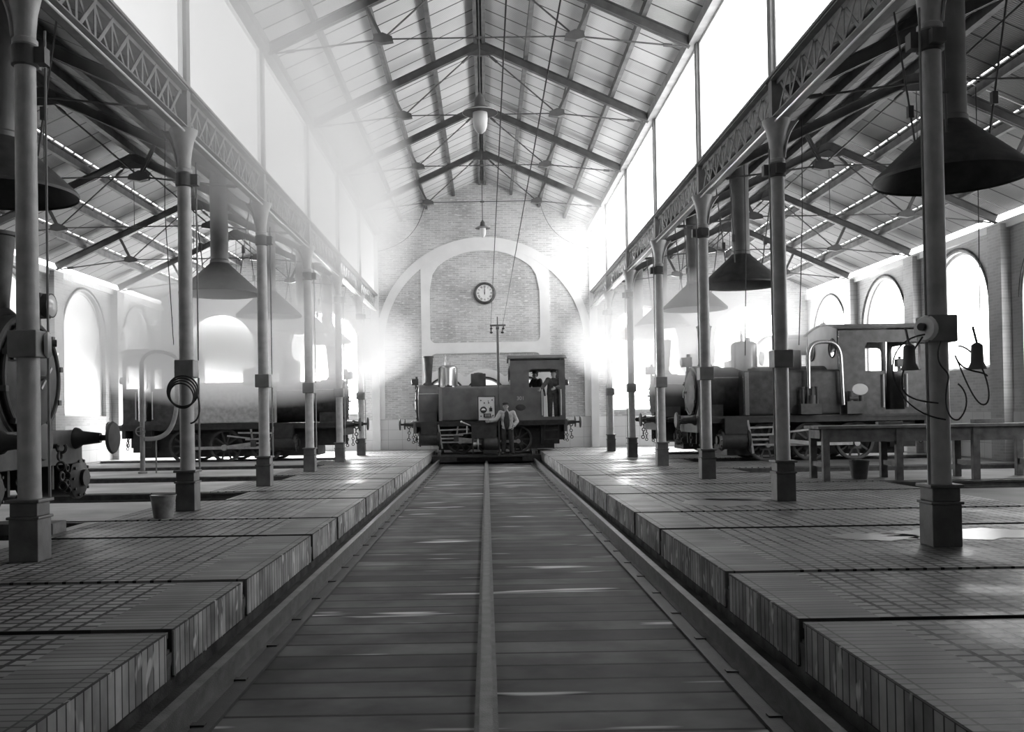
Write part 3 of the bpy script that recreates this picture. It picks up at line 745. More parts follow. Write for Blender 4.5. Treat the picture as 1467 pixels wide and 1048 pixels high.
    dm = MB(); dm.lathe([(dr+.06, bzc+br_-.12), (dr, bzc+br_+.02), (dr, dz-.10), (dr-.03, dz-.04), (dr-.10, dz), (.04, dz+.02)], (dx, 0, 0), (0, 0, 1), 36); dmo = dm.build('steam_dome', M_bright, t)
    m = MB(); m.cyl((dx+.06, 0, dz), (dx+.06, 0, dz+.20), .035, n=10); m.cyl((dx+.06, 0, dz+.20), (dx+.06, 0, dz+.32), .015, n=8); m.cyl((dx-.1, 0, dz), (dx-.1, 0, dz+.10), .06, n=10); m.bar((dx+.2, 0, dz+.13), (dx-.06, 0, dz+.2), .02, .02); m.build('safety_valve', M_steel, dmo)
    sx = p.get('sandbox', .25)
    m = MB(); m.box(sx-.25, sx+.25, -.30, .30, bzc+br_-.12, 2.66); so = m.build('sandbox', M_soot, t, smooth=0, bevel=.02)
    m = MB(); m.lathe([(.16, 2.66), (.15, 2.69), (.02, 2.71)], (sx, 0, 0), (0, 0, 1), 18); m.build('lid', M_soot, so)
    # cab
    L = cf-cr
    wx0, wx1 = cf-.34*L, cr+.11*L; dx0, dx1 = cf-.60*L, cr+.11*L
    zt = roofz-.36; zw = tz-.05
    if p.get('door_narrow'): wx0, wx1 = cf-.30*L, cr+.06*L; dx0, dx1 = cf-.52*L, cf-.74*L
    hole = [(wx0, zw), (wx0, zt-.10), (wx0-.06, zt), (wx1+.10, zt), (wx1+.03, zt-.03), (wx1, zt-.10)]
    if dx1 > wx1+1e-4: hole += [(wx1, zw), (dx1, zw)]
    hole += [(dx1, bz+.10), (dx0, bz+.10), (dx0, zw)]
    for q in (-1, 1):
        cs = MB(); cs.plate([(cf, bz), (cr, bz), (cr, roofz-.07), (cf, roofz-.07)], [hole], q*(W-.025), q*W, 'xz'); cs.build('cab_side', mp, t, smooth=0)
        for x in (dx0+.05, dx1-.05):
            m = MB(); m.cyl((x, q*(W+.05), bz+.15), (x, q*(W+.05), zw-.08), .018, n=8); m.cyl((x, q*W, bz+.17), (x, q*(W+.05), bz+.17), .012, n=6); m.cyl((x, q*W, zw-.1), (x, q*(W+.05), zw-.1), .012, n=6)
            m.build('cab_handrail', M_pale, t)
        m = MB(); m.box(dx0-.02, dx1+.02, q*(W-.12), q*(W+.02), .42, .45); m.box(dx0-.02, dx0-.05, q*(W-.10), q*(W-.06), .42, bz); m.box(dx1+.02, dx1+.05, q*(W-.10), q*(W-.06), .42, bz); m.box(dx0-.02, dx1+.02, q*(W-.12), q*(W+.02), .72, .745); m.build('cab_step', M_black, t, smooth=0)
    def roofline(y): return roofz+.16*(1-(y/W)**2)
    ro = MB(); n = 12; ys = [-(W+.05)+2*(W+.05)*i/n for i in range(n+1)]
    top = [(y, roofline(min(max(y, -W), W))) for y in ys]
    ro.plate(top+[(y, z-.035) for y, z in reversed(top)], [], cr-.06, cf+.06, 'yz'); ro.build('cab_roof', M_soot, t)
    sheet = [(-W, bz), (W, bz)]+[(y, z-.04) for y, z in reversed(top) if abs(y) <= W]
    wins_ = [[(q*.70+.20*cos(a*pi/12), roofz-.46+.22*sin(a*pi/12)) for a in range(24)] for q in (-1, 1)]
    MB().plate(sheet, wins_, cf-.02, cf+.005, 'yz').build('cab_front_sheet', p.get('front_sheet', mp), t, smooth=0)
    for q in (-1, 1): MB().torus((cf+.01, q*.70, roofz-.46), (1, 0, 0), .215, .022, 28, 6).build('spectacle_rim', M_soot, t)
    MB().plate(sheet, [rrect(-.75, .75, zw+.05, zt, .1)], cr-.005, cr+.02, 'yz').build('cab_rear_sheet', mp, t, smooth=0)
    MB().box(cr+.02, cf-.02, -W+.03, W-.03, bz-.0, bz+.03).build('cab_floor', M_black, t, smooth=0)
    bh = MB(); bh.lathe([(.45, cf-.25), (.5, cf-.02)], (0, 0, bzc), (1, 0, 0), 24); bh.cyl((cf-.24, .1, bzc+.1), (cf-.34, .1, bzc+.1), .07, n=12); bh.box(cf-.3, cf-.24, -.2, .1, bzc-.3, bzc-.1); bh.build('backhead', M_soot, t)
    # lamps
    def lamp(x, y, z, sg, s=1):
        m = MB(); m.box(x-.10*s, x+.10*s, y-.12*s, y+.12*s, z-.13*s, z+.13*s); m.cyl((x-.02, y, z+.13*s), (x-.02, y, z+.22*s), .05*s, n=12); m.cyl((x+sg*.1*s, y, z), (x+sg*.17*s, y, z), .135*s, n=24); m.box(x-.03, x+.03, y-.03, y+.03, z-.25, z-.12*s)
        o = m.build('headlamp', M_soot, t)
        k = MB(); k.lathe([(.12*s, .172*s), (.09*s, .19*s), (0, .2*s)], (x, y, z), (sg, 0, 0), 24, caps=False); k.build('lens', M_lens, o)
        return o
    lamp(f+.02, 0, bzc+br_+.14, 1, p.get('lamp_s', .9))
    lamp(cr-.12, -.6, 2.35, -1, .75)
    if p.get('number'):
        for q in (-1, 1):
            cu = bpy.data.curves.new('number_lettering', 'FONT'); cu.body = p['number']; cu.size = .17; cu.extrude = .003; cu.align_x = 'CENTER'
            tmp = bpy.data.objects.new('number_tmp', cu); COL.objects.link(tmp); bpy.context.view_layer.update()
            me = bpy.data.meshes.new_from_object(tmp.evaluated_get(bpy.context.evaluated_depsgraph_get())); bpy.data.objects.remove(tmp); me.name = 'number_lettering'
            me.materials.clear(); me.materials.append(M_pale)
            o = bpy.data.objects.new('number_lettering', me); COL.objects.link(o); o.parent = t
            o.location = (cf-.32, q*(W+.004), 1.74); o.rotation_euler = (pi/2, 0, pi if q > 0 else 0)
            m = MB(); m.lathe([(.13, 0), (.12, .012), (.0, .014)], (0, 0, 0), (0, q, 0), 24, caps=False); m.v = [(a*1.3+cf-.32, b+q*W, c*.8+1.50) for a, b, c in m.v]; m.build('maker_plate', M_loco2, t)
    if p.get('pump'):
        for q in (1,):
            px_ = cf+.75
            m = MB(); y = W+.12
            for i, dx_ in enumerate((-.17, -.06, .05, .16)):
                m.cyl((px_+dx_, y, 1.32), (px_+dx_, y, 1.72-.04*(i % 2)), .035, n=10); m.cyl((px_+dx_, y, 1.70), (px_+dx_, y, 1.74), .05, n=10)
            m.box(px_-.24, px_+.24, y-.1, y+.1, 1.10, 1.34); m.lathe([(.09, 0), (.09, .2)], (px_-.05, y, 1.34), (0, 0, 1), 14)
            m.build('feed_pump', M_soot, t)
            m = MB(); pp = [(px_+.02, y, 1.7), (px_+.02, y, 2.35)]+[tuple(v) for v in bez((px_+.02, y, 2.35), (px_+.02, y, 2.70), (px_-.10, y, 2.78), (px_-.35, y, 2.78), 10)]+[tuple(v) for v in bez((px_-.40, y, 2.78), (px_-.62, y, 2.78), (px_-.72, y, 2.66), (px_-.74, y, 2.4), 10)]+[(px_-.78, y, 1.3)]
            m.tube(pp, .05, 12); m.build('arched_pipe', M_bright, t)
            m = MB(); m.box(px_-1.30, px_-.85, y-.12, y+.06, 1.09, 1.38); m.cyl((px_-.95, y, 1.38), (px_-.95, y, 1.62), .06, n=12); m.cyl((px_-1.2, y, 1.38), (px_-1.2, y, 1.52), .05, n=12); m.cyl((px_-1.1, y+.05, 1.45), (px_-.9, y+.05, 1.45), .04, n=10); m.build('lubricator', M_soot, t)
            m = MB(); m.lathe([(.15, 0), (.14, .012), (.0, .014)], (0, 0, 0), (0, 1, 0), 24, caps=False); m.v = [(a*1.3+px_-1.22, b+W, c*.9+1.66) for a, b, c in m.v]; m.build('maker_plate', M_pale, t)
            m = MB(); m.cyl((cf-.05, .0, roofz+.1), (cf-.05, 0, roofz+.42), .014, n=8); m.lathe([(.10, roofz+.1), (.08, roofz+.19), (.03, roofz+.22)], (cf-.05, 0, 0), (0, 0, 1), 14); m.build('whistle', M_steel, t)
    return t
TB = -.075     # deck of the traverser
make_loco('small dark tank locomotive with men in its cab, across the pit on the traverser', (.10, ty(6), TB), pi,
          dict(front=2.42, tank_front=1.62, cab_front=-.72, cab_rear=-2.50, roof=3.10, tank_top=2.20, number='301', dome=(1.36, .33, 2.96), sandbox=.33, axles=(-.95, 0, .95), cyl_x=1.95, chimney=3.28, lamp_s=.8))
lr = make_loco('tank locomotive with arched pipe and mottled tank behind the workbench in the right aisle', (7.7, ty(4), -.012), pi,
          dict(front=2.68, tank_front=1.62, cab_front=-.62, cab_rear=-2.66, roof=3.12, pump=1, paint=M_loco2, front_sheet=M_pale, door_narrow=1, chimney=3.3))
lf = make_loco('tank locomotive behind the mottled one, nose toward the nave, in the right aisle', (7.55, ty(5), -.012), pi,
          dict(front=2.68, tank_front=1.62, cab_front=-.75, cab_rear=-2.66, roof=3.22, door_narrow=1, chimney=3.3))
ll = make_loco('tank locomotive with bright side rods standing far back in the left aisle', (-7.0, ty(5), -.012), 0,
          dict(front=2.95, tank_front=1.05, cab_front=-1.5, cab_rear=-3.15, roof=3.12, paint=M_loco2, tank_tone=M_tanklit, door_narrow=1, chimney=3.3, cyl_x=1.35, axles=(-1.5, -.35, .8)))
ln = make_loco('locomotive front with a ringed smokebox door and headlamp at the left edge of the hall', (-7.6, ty(1), -.012), 0,
          dict(front=2.66, tank_front=1.5, cab_front=-.62, cab_rear=-2.66, roof=3.12, door_narrow=1, chimney=3.3, lamp_s=1.0, paint=M_soot, boiler_r=.66, cyl_x=2.36))

# ------------------------------------------------------------------ traverser with its motor, controller, board and pole
tv = thing('traverser', 'low iron traverser platform carrying the locomotive across the end of the pit', 'traverser', (0, ty(6), 0))
m = MB(); m.box(-1.74, 1.74, -1.62, 1.62, TB-.14, TB-.10); m.box(-1.74, 1.74, -1.64, -1.60, TB-.22, TB-.03); m.box(-1.74, 1.74, 1.60, 1.64, TB-.22, TB-.03)
m.box(-1.70, -1.60, -1.6, 1.6, TB-.18, TB-.1); m.box(1.60, 1.70, -1.6, 1.6, TB-.18, TB-.1); m.build('deck', M_black, tv, smooth=0)
for q in (-1, 1):
    m = MB(); m.box(-1.74, 1.74, q*G-.035, q*G+.035, TB-.10, TB-.004); m.build('rail', M_rail, tv, smooth=0)
for x in (-1.52, 1.53):
    for y in (-1.2, 1.2):
        m = MB(); m.lathe([(.13, -.05), (.145, -.045), (.12, -.03), (.12, .04), (.06, .05)], (x, y, DECK+.15+.125), (1, 0, 0), 24); m.build('wheel', M_soot, tv)
m = MB(); m.box(-1.0, 1.2, -1.95, -1.62, TB-.06, TB-.02); m.box(-1.0, -.94, -1.95, -1.62, TB-.16, TB-.06); m.box(1.14, 1.2, -1.95, -1.62, TB-.16, TB-.06); m.build('footboard', M_black, tv, smooth=0)
my = -1.55
m = MB(); m.lathe([(.0, -.30), (.10, -.30), (.22, -.22), (.24, -.12), (.24, .16), (.20, .22), (.06, .24), (.06, .34), (0, .34)], (.16, my-.12, .27), (1, 0, 0), 24, caps=False); m.box(-.08, .36, my-.32, my+.08, -.03, .08); m.build('motor', M_black, tv)
m = MB(); m.lathe([(.20, -.02), (.20, .02), (.15, .03)], (-.26, my-.12, .27), (1, 0, 0), 24); m.cyl((-.40, my-.12, .27), (-.1, my-.12, .27), .03, n=10); m.lathe([(.10, -.05), (.10, .05)], (-.36, my-.12, .27), (1, 0, 0), 16); m.build('gear', M_steel, tv)
m = MB(); m.box(-.46, .34, my-.25, my+.02, .46, .94); m.box(-.48, .36, my-.27, my+.04, .92, .95); m.box(-.44, -.40, my-.2, my-.0, -.03, .46); m.box(.28, .32, my-.2, my, -.03, .46); m.build('controller', M_black, tv, smooth=0)
m = MB(); m.cyl((-.48, my-.15, .86), (-.76, my-.18, .98), .022, n=10); m.sph((-.78, my-.18, .99), .04); m.cyl((-.60, my-.14, .62), (-.60, my-.14, .86), .03, n=10); m.build('brake_lever', M_steel, tv)
cb = thing('switchboard', 'white marble switchboard with meter and switches beside the standing man', 'switchboard', (.03, ty(6)-1.62-.02, 1.0))
MB().plate(rrect(-.28, .28, .0, .80, .01, 2), [rrect(-.255, .255, .03, .775, .01, 2)], -.05, .02, 'xz').build('board_frame', M_black, cb, smooth=0)
MB().box(-.256, .256, -.03, .0, .028, .777).build('board', M_marble, cb, smooth=0)
m = MB(); m.lathe([(.105, 0), (.105, .05), (.09, .055), (.06, .055)], (-.10, -.03, .36), (0, -1, 0), 28); m.cyl((-.21, -.04, .36), (.01, -.04, .36), .018, n=8); mo = m.build('meter', M_black, cb)
MB().plate([(-.10+.07*cos(a*pi/12), .345+.065*sin(a*pi/12)) for a in range(13)], [], -.092, -.086, 'xz').build('meter_dial', M_porc, mo, smooth=0)
m = MB(); m.box(.09, .18, -.09, -.03, .31, .42); m.cyl((.135, -.06, .42), (.135, -.06, .47), .012, n=8); m.build('switch', M_black, cb, smooth=0)
m = MB(); m.box(-.10, .14, -.09, -.03, .12, .24); mo = m.build('rheostat', M_black, cb, smooth=0)
m = MB()
for i in range(4): m.box(-.05+.045*i, -.03+.045*i, -.095, -.09, .14, .22)
m.build('contact', M_pale, mo, smooth=0)
for x, z in ((-.18, .66), (.18, .67), (-.07, .58), (.07, .58), (-.18, .16), (.2, .18)):
    m = MB(); m.cyl((x, -.03, z), (x, -.07, z), .022, n=12); m.build('terminal', M_soot, cb)
m = MB(); m.cyl((.07, -.04, .58), (.05, -.05, .66), .008, n=6); m.build('knife_switch', M_soot, cb)
po = thing('trolley_pole', 'tall thin current collector mast with a cross arm rising before the locomotive', 'pole', (.42, ty(6)-1.73, TB-.02))
MB().lathe([(.045, .0), (.045, .05), (.028, .06), (.026, 2.2), (.045, 2.25), (.040, 4.0), (.022, 4.05), (.018, 4.42)], n=14).build('mast', M_truss, po)
m = MB(); m.bar((-.24, 0, 4.14), (.26, 0, 4.14), .05, .05); m.cyl((-.05, 0, 4.06), (.05, 0, 4.06), .05, n=10); m.build('cross_arm', M_truss, po, smooth=0)
for x, q in ((-.20, 0), (.20, -.04)):
    m = MB(); m.cyl((x, 0, 4.12), (x+q, 0, 3.95), .016, n=8); m.lathe([(.02, 0), (.05, .02), (.05, .05), (.02, .07)], (x+q*1.1, 0, 3.88), (0, 0, 1), 14); m.lathe([(.03, 0), (.05, .02), (.03, .04)], (x+q*.4, 0, 4.02), (0, 0, 1), 12); m.build('insulator', M_black, po)

# ------------------------------------------------------------------ people
def capsules(mb, segs):
    for a, b, r0, r1 in segs:
        a, b = Vector(a), Vector(b)
        mb.cyl(a, b, r0, r1, n=14); mb.sph(a, r0, 14, 8); mb.sph(b, r1, 14, 8)
def voxel(o, size, sm=6):
    r = o.modifiers.new('surface', 'REMESH'); r.mode = 'VOXEL'; r.voxel_size = size; r.use_smooth_shade = True
    s = o.modifiers.new('soften', 'SMOOTH'); s.factor = .5; s.iterations = sm
def hand_segs(w, d, side, curl=.5):
    """palm at wrist w along direction d; side = vector across the palm (towards the thumb)"""
    d = Vector(d).normalized(); sd = Vector(side); sd = (sd-d*sd.dot(d)).normalized(); n = d.cross(sd)
    w = Vector(w); out = []
    for k in (-.03, -.01, .01, .03): out.append((w+sd*k*.6, w+d*.085+sd*k, .014, .012))
    for k, L in ((.033, .065), (.011, .075), (-.011, .07), (-.032, .055)):
        b = w+d*.088+sd*k; m = b+(d*(1-curl*.5)+n*curl*.6).normalized()*L*.5; e = m+(d*(1-curl)+n*curl).normalized()*L*.5
        out += [(b, m, .0095, .009), (m, e, .009, .0075)]
    b = w+d*.02+sd*.03; m = b+(d*.6+sd*.8).normalized()*.035; e = m+(d*.9+sd*.2+n*.3).normalized()*.032
    out += [(b, m, .012, .0105), (m, e, .0105, .009)]
    return out
def person(name_label, loc, rz, J, jacket, trousers, open_front=None, cap='cap'):
    t = thing('person', name_label, 'person', loc, rz)
    hd = Vector(J['head']); fw = Vector(J.get('face', (0, -1, 0))).normalized(); up = Vector((0, 0, 1)); rt = fw.cross(up).normalized(); up = rt.cross(fw).normalized()
    b = MB()
    b.sph(hd+up*.025, .088, 20, 14, (.88, 1.0, 1.12)); b.sph(hd-up*.04+fw*.015, .074, 18, 12, (.95, .95, 1.0)); b.sph(hd-up*.02+fw*.03, .07, 14, 10, (1.1, .8, .7)); b.sph(hd-up*.085+fw*.055, .028, 12, 8)
    b.add([hd+fw*.082+up*.012, hd+fw*.078-up*.04+rt*.018, hd+fw*.078-up*.04-rt*.018, hd+fw*.115-up*.034, hd+fw*.05-up*.02], [(0, 1, 3), (0, 3, 2), (1, 2, 3), (0, 4, 1), (0, 2, 4), (1, 4, 2)])
    for q in (-1, 1): b.sph(hd+rt*q*.083-up*.01-fw*.005, .022, 10, 8, (.6, 1, 1.3)); b.sph(hd+fw*.066+rt*q*.035-up*.022, .02, 10, 8)
    b.sph(hd+fw*.076-up*.062, .018, 10, 8, (1.2, .6, .6))
    sh = J['sh']; hp = J['hip']
    chest = J['chest']; pel = J['pel']
    C_, P_ = Vector(chest), Vector(pel); sx_ = (Vector(sh[1])-Vector(sh[0])); sx_.z = 0; sx_.normalize()
    segs = [(J['neck'], hd-up*.06, .056, .052), (C_, J['neck'], .10, .06)]
    for q in (-1, 1): segs.append((P_+sx_*q*.06, C_+sx_*q*.075, .098, .105))
    for i in (0, 1):
        segs += [(chest, sh[i], .08, .066), (sh[i], J['el'][i], .056, .043), (J['el'][i], J['wr'][i], .041, .028), (pel, hp[i], .10, .09), (hp[i], J['kn'][i], .085, .058), (J['kn'][i], J['an'][i], .054, .030)]
        a = Vector(J['an'][i]); segs += [(a, a+Vector(J['toe'][i])*.10+Vector((0, 0, -.05)), .028, .02)]
        segs += hand_segs(J['wr'][i], Vector(J['wr'][i])-Vector(J['el'][i]) if not J.get('hd') else J['hd'][i], J['thumb'][i], J['curl'][i])
    capsules(b, segs); bo = b.build('body', M_skin, t); voxel(bo, .0075, 4)
    e = MB()
    for q in (-1, 1): e.sph(hd+fw*.083+rt*q*.034+up*.008, .010, 8, 6)
    e.build('eyes', M_black, t)
    tr = MB(); ts = []
    for i in (0, 1): ts += [(pel, hp[i], .128, .115), (hp[i], J['kn'][i], .108, .085), (J['kn'][i], Vector(J['an'][i])+Vector((0, 0, .02)), .083, .075)]
    capsules(tr, ts); voxel(tr.build('trousers', trousers, t), .012)
    jk = MB(); js = [(C_, Vector(J['neck'])+Vector((0, 0, -.03)), .12, .075)]
    for q in (-1, 1): js += [(P_+sx_*q*.085+Vector((0, 0, -.06)), P_+sx_*q*.075+Vector((0, 0, .1)), .125, .118), (P_+sx_*q*.07+Vector((0, 0, .1)), C_+sx_*q*.08, .118, .128)]
    for i in (0, 1): js += [(chest, sh[i], .105, .088), (sh[i], J['el'][i], .080, .068), (J['el'][i], Vector(J['el'][i]).lerp(Vector(J['wr'][i]), .88), .066, .052)]
    capsules(jk, js); voxel(jk.build('jacket', jacket, t), .012)
    if open_front:
        v = MB(); c = Vector(chest); p0 = Vector(pel)
        v.sph(c+fw*.085-up*.13, .1, 20, 14, (1.0, .85, 3.1)); v.sph(c+fw*.07+up*.10, .06, 14, 10, (.8, .8, 1.0)); v.build('shirt_front', open_front, t)
    so = MB()
    for i in (0, 1):
        a = Vector(J['an'][i]); d = Vector(J['toe'][i]).normalized()
        capsules(so, [(a+Vector((0, 0, .06)), a+Vector((0, 0, -.035)), .064, .056), (a+Vector((0, 0, -.04))-d*.035, a+d*.17+Vector((0, 0, -.05)), .054, .042)])
    voxel(so.build('boots', M_black, t), .011)
    cp = MB(); cp.sph(hd+up*.085-fw*.01, .105, 20, 10, (1.02, 1.06, .58)); cp.lathe([(.098, 0), (.10, .03), (.095, .045)], hd+up*.055-fw*.005, up, 24)
    if cap == 'cap':
        vis = [hd+up*.062+fw*(.085+.065*sin(pi*i/8))+rt*(.085*cos(pi*i/8)) for i in range(9)]
        n = len(vis); cp.add(vis+[p+up*.012 for p in vis], [tuple(range(n)), tuple(range(2*n-1, n-1, -1))]+[(i, i+1, n+i+1, n+i) for i in range(n-1)])
    cp.build('cap', M_cap, t)
    hr = MB(); hr.sph(hd+up*.02-fw*.022, .092, 18, 12, (.95, 1.0, 1.0)); hr.build('hair', M_dark, t)
    return t
V = lambda *a: Vector(a)
# man standing by the switchboard: his right hand (camera left) on the controller, left hand in his pocket
person('man standing beside the white switchboard in a pale open jacket, hand in pocket', (.66, ty(6)-1.78, TB+.0), 0, dict(
    head=(-.02, -.02, 1.535), face=(-.12, -1, -.05), neck=(0, 0, 1.39), chest=(.01, .0, 1.22), pel=(.02, .02, .93),
    sh=[(-.19, 0, 1.33), (.205, .01, 1.32)], el=[(-.34, -.06, 1.11), (.33, .03, 1.05)], wr=[(-.52, -.13, 1.07), (.22, -.11, .90)],
    hip=[(-.085, .02, .90), (.115, .02, .90)], kn=[(-.10, -.01, .50), (.14, -.02, .50)], an=[(-.11, .03, .095), (.15, .03, .095)], toe=[(-.25, -1, 0), (.35, -1, 0)],
    thumb=[(0, -.3, 1), (0, -1, .3)], curl=[.5, .6], hd=[(-1, -.2, -.1), (-.35, -.45, -1)]), M_jacket, M_dark, M_dark)
ZC = TB+1.11
# man at the cab window, turned towards the chimney end
person('capped man inside the cab facing the chimney, seen through the cab window', (1.72, ty(6)+.1, ZC), 0, dict(
    head=(-.03, -.02, 1.48), face=(-1, -.45, 0), neck=(0, 0, 1.34), chest=(.02, .0, 1.17), pel=(.04, .02, .88),
    sh=[(-.10, .18, 1.28), (.12, -.17, 1.28)], el=[(-.24, .24, 1.06), (.20, -.26, 1.03)], wr=[(-.42, .16, 1.13), (.0, -.32, .98)],
    hip=[(.04, .10, .86), (.05, -.08, .86)], kn=[(.02, .11, .48), (.02, -.10, .48)], an=[(.06, .12, .095), (.08, -.10, .095)], toe=[(-1, .1, 0), (-1, -.3, 0)],
    thumb=[(0, 0, 1), (0, 0, 1)], curl=[.6, .5]), M_dark, M_dark)
person('man in grey overalls leaning in the cab doorway, arms resting on the side rail', (2.22, ty(6)-.80, ZC), 0, dict(
    head=(.02, -.10, 1.47), face=(-.5, -1, -.15), neck=(.03, -.03, 1.34), chest=(.03, .0, 1.17), pel=(.0, .06, .88),
    sh=[(-.16, -.02, 1.28), (.20, -.03, 1.27)], el=[(-.30, -.16, 1.10), (.27, -.20, 1.08)], wr=[(-.40, -.27, .98), (.06, -.32, 1.0)],
    hip=[(-.09, .05, .86), (.09, .05, .86)], kn=[(-.10, .02, .48), (.10, .02, .48)], an=[(-.10, .06, .095), (.11, .06, .095)], toe=[(-.2, -1, 0), (.25, -1, 0)],
    thumb=[(0, -.4, 1), (0, 0, 1)], curl=[.6, .5]), M_smock, M_smock)

# ------------------------------------------------------------------ workbench, buckets, hoses
wb = thing('workbench', 'long plain wooden workbench on square legs in the right aisle', 'workbench', (5.60, 15.35, 0), radians(-2))
L = 3.6
m = MB()
for i in range(4): m.box(-.08, L+.1, -.02+i*.20, .17+i*.20, .86, .91)
m.build('top', M_wood, wb, smooth=0, bevel=.006)
m = MB(); m.box(0, L, .015, .05, .64, .86); m.build('apron', M_wood, wb, smooth=0); m = MB(); m.box(0, L, .71, .745, .64, .86); m.build('apron', M_wood, wb, smooth=0)
for x in (.0, 1.20, 2.45, 3.5):
    for y in (.0, .66):
        m = MB(); m.box(x, x+.11, y, y+.10, 0, .86); m.build('leg', M_wood, wb, smooth=0, bevel=.005)
    m = MB(); m.box(x+.03, x+.08, .1, .66, .22, .30); m.build('stretcher', M_wood, wb, smooth=0)
m = MB(); m.box(-.02, .1, .1, .66, .70, .84); m.build('end_rail', M_wood, wb, smooth=0)
def make_bucket(label, loc, mat, sc=1):
    t = thing('bucket', label, 'bucket', loc, 0)
    MB().lathe([(.0, .006), (.108*sc, .006), (.112*sc, 0), (.150*sc, .265*sc), (.157*sc, .27*sc), (.157*sc, .28*sc), (.148*sc, .28*sc), (.108*sc, .02), (.0, .02)], n=32, caps=False).build('pail', mat, t)
    m = MB(); m.torus((0, 0, .26*sc), (.0, .45, .9), .150*sc, .005, 30, 6, 0, pi); m.build('handle', M_truss, t)
    return t
make_bucket('zinc bucket standing on the brick paving before a left column', (-3.92, 11.25, 0), M_zinc, 1.0)
make_bucket('dark bucket standing on the ground under the workbench', (6.35, 15.75, 0), M_soot, 1.1)
# things on the bench
for i, (x, y, w, d, h, lab) in enumerate(((6.9, 15.8, .42, .12, .05, 'flat iron bar lying on the workbench'), (8.55, 15.75, .5, .16, .07, 'short timber offcut lying on the far half of the workbench'))):
    o = MB().box(-w/2, w/2, -d/2, d/2, 0, h).build('iron_bar' if i == 0 else 'timber_offcut', M_soot if i == 0 else M_wood, smooth=0, bevel=.005); o.location = (x, y, .911); tag(o, lab, 'bar' if i == 0 else 'timber', None, 'thing')
# timber baulk across the pit at the near left engine
tb = MB().box(-.75, .5, -.16, .16, 0, .12).build('timber_baulk', M_wood, smooth=0, bevel=.008); tb.location = (-5.05, ty(1)-.3, 0.0); tag(tb, 'short timber baulk lying before the wheels of the left engine', 'timber', None, 'thing')
# coil of hose on the second left column
o = MB()
for i in range(4): o.torus((0, -.16-.016*i, -.02*i), (.05*i, 1, .08*i), .20-.012*i, .012, 40, 6)
o.tube(bez((.19, -.17, -.05), (.26, -.2, -.25), (.22, -.2, -.4), (.10, -.17, -.42), 12), .012, 6)
ob = o.build('hose_coil', M_rubber); ob.location = (-XC, cy(2), 1.56); tag(ob, 'coil of thin black hose hung at the second left column', 'hose', None, 'thing')
# looped cables on the nearest right column
c = MB(); X, Y = XC, cy(1)-.17
c.tube(bez((X-.18, Y, 1.80), (X-.62, Y, 1.75), (X-.52, Y, 1.15), (X-.02, Y, 1.08), 20), .007, 6)
c.tube(bez((X-.2, Y, 1.78), (X-.55, Y, 1.3), (X-.35, Y, 1.25), (X-.08, Y, 1.22), 16), .007, 6)
c.tube(bez((X-.06, Y-.02, 1.74), (X-.14, Y-.02, 1.5), (X+.02, Y-.02, 1.52), (X+.0, Y-.02, 1.42), 14)+bez((X, Y-.02, 1.42), (X-.06, Y-.02, 1.2), (X+.0, Y-.02, 1.05), (X+.08, Y-.02, 1.08), 14)+bez((X+.08, Y-.02, 1.08), (X+.16, Y-.02, 1.15), (X+.18, Y-.02, 1.3), (X+.08, Y-.02, 1.38), 10), .007, 6)
c.tube(bez((X+.10, Y, 1.70), (X+.30, Y, 1.68), (X+.42, Y, 1.2), (X+.30, Y, 1.2), 16)+bez((X+.30, Y, 1.2), (X+.22, Y, 1.2), (X+.12, Y, 1.5), (X+.07, Y, 1.62), 12), .007, 6)
c.tube(bez((X+.07, Y, 1.62), (X+.12, Y, 1.45), (X+.3, Y, 1.5), (X+.34, Y, 1.44), 12), .007, 6)
co = c.build('hanging_cable', M_rubber); tag(co, 'loops of black cable dangling round the nearest right column', 'cable', None, 'thing')
for x, lab in ((XC-.33, 'small bell shaped lamp holder hanging beside the cable loops, towards the nave'), (XC+.24, 'small bell shaped lamp holder hanging beside the cable loops, towards the bench')):
    t = thing('lamp_holder', lab, 'lamp holder', (x, cy(1)-.2, 1.50), 0, 'lamp holders on the nearest right column')
    MB().lathe([(.02, .22), (.045, .20), (.05, .06), (.075, .0), (.07, 0), (.04, .05)], n=20).build('shell', M_truss, t)
    MB().cyl((0, 0, .22), (0.0, .06, .36), .01, n=6).build('stem', M_truss, t)
# water standpipe with a canvas hose in the left aisle
sp_ = thing('water_standpipe', 'thin water standpipe with a drooping hose before the far left engine', 'standpipe', (-7.72, 20.8, 0))
MB().lathe([(.10, 0), (.10, .04), (.055, .06), (.05, 2.45), (.05, 2.5)], n=16).build('pipe', M_girder, sp_)
m = MB(); m.tube(bez((0, 0, 2.45), (.02, 0, 2.75), (.4, 0, 2.85), (.75, .1, 2.6), 16), .045, 10); m.build('swan_neck', M_girder, sp_)
m = MB(); m.tube([tuple(v) for v in bez((.75, .1, 2.6), (.85, .1, 2.3), (.75, .1, 2.2), (.76, .1, 1.9), 10)]+[tuple(v) for v in bez((.76, .1, 1.85), (.76, .1, .9), (.5, 0, .75), (.06, 0, .78), 18)], .05, 12); m.build('hose', M_hose, sp_)
m = MB(); m.torus((0, -.12, .95), (0, 1, 0), .10, .014, 24, 6); m.cyl((0, -.04, .95), (0, -.13, .95), .015, n=8); m.bar((-.1, -.12, .95), (.1, -.12, .95), .016, .016); m.build('valve_wheel', M_girder, sp_)
o = MB().cyl((0, 0, 0), (0, 0, .75), .018, n=8).build('iron_stake', M_girder); o.location = (-7.45, 20.9, 0); tag(o, 'short iron stake beside the water standpipe', 'stake', None, 'thing')
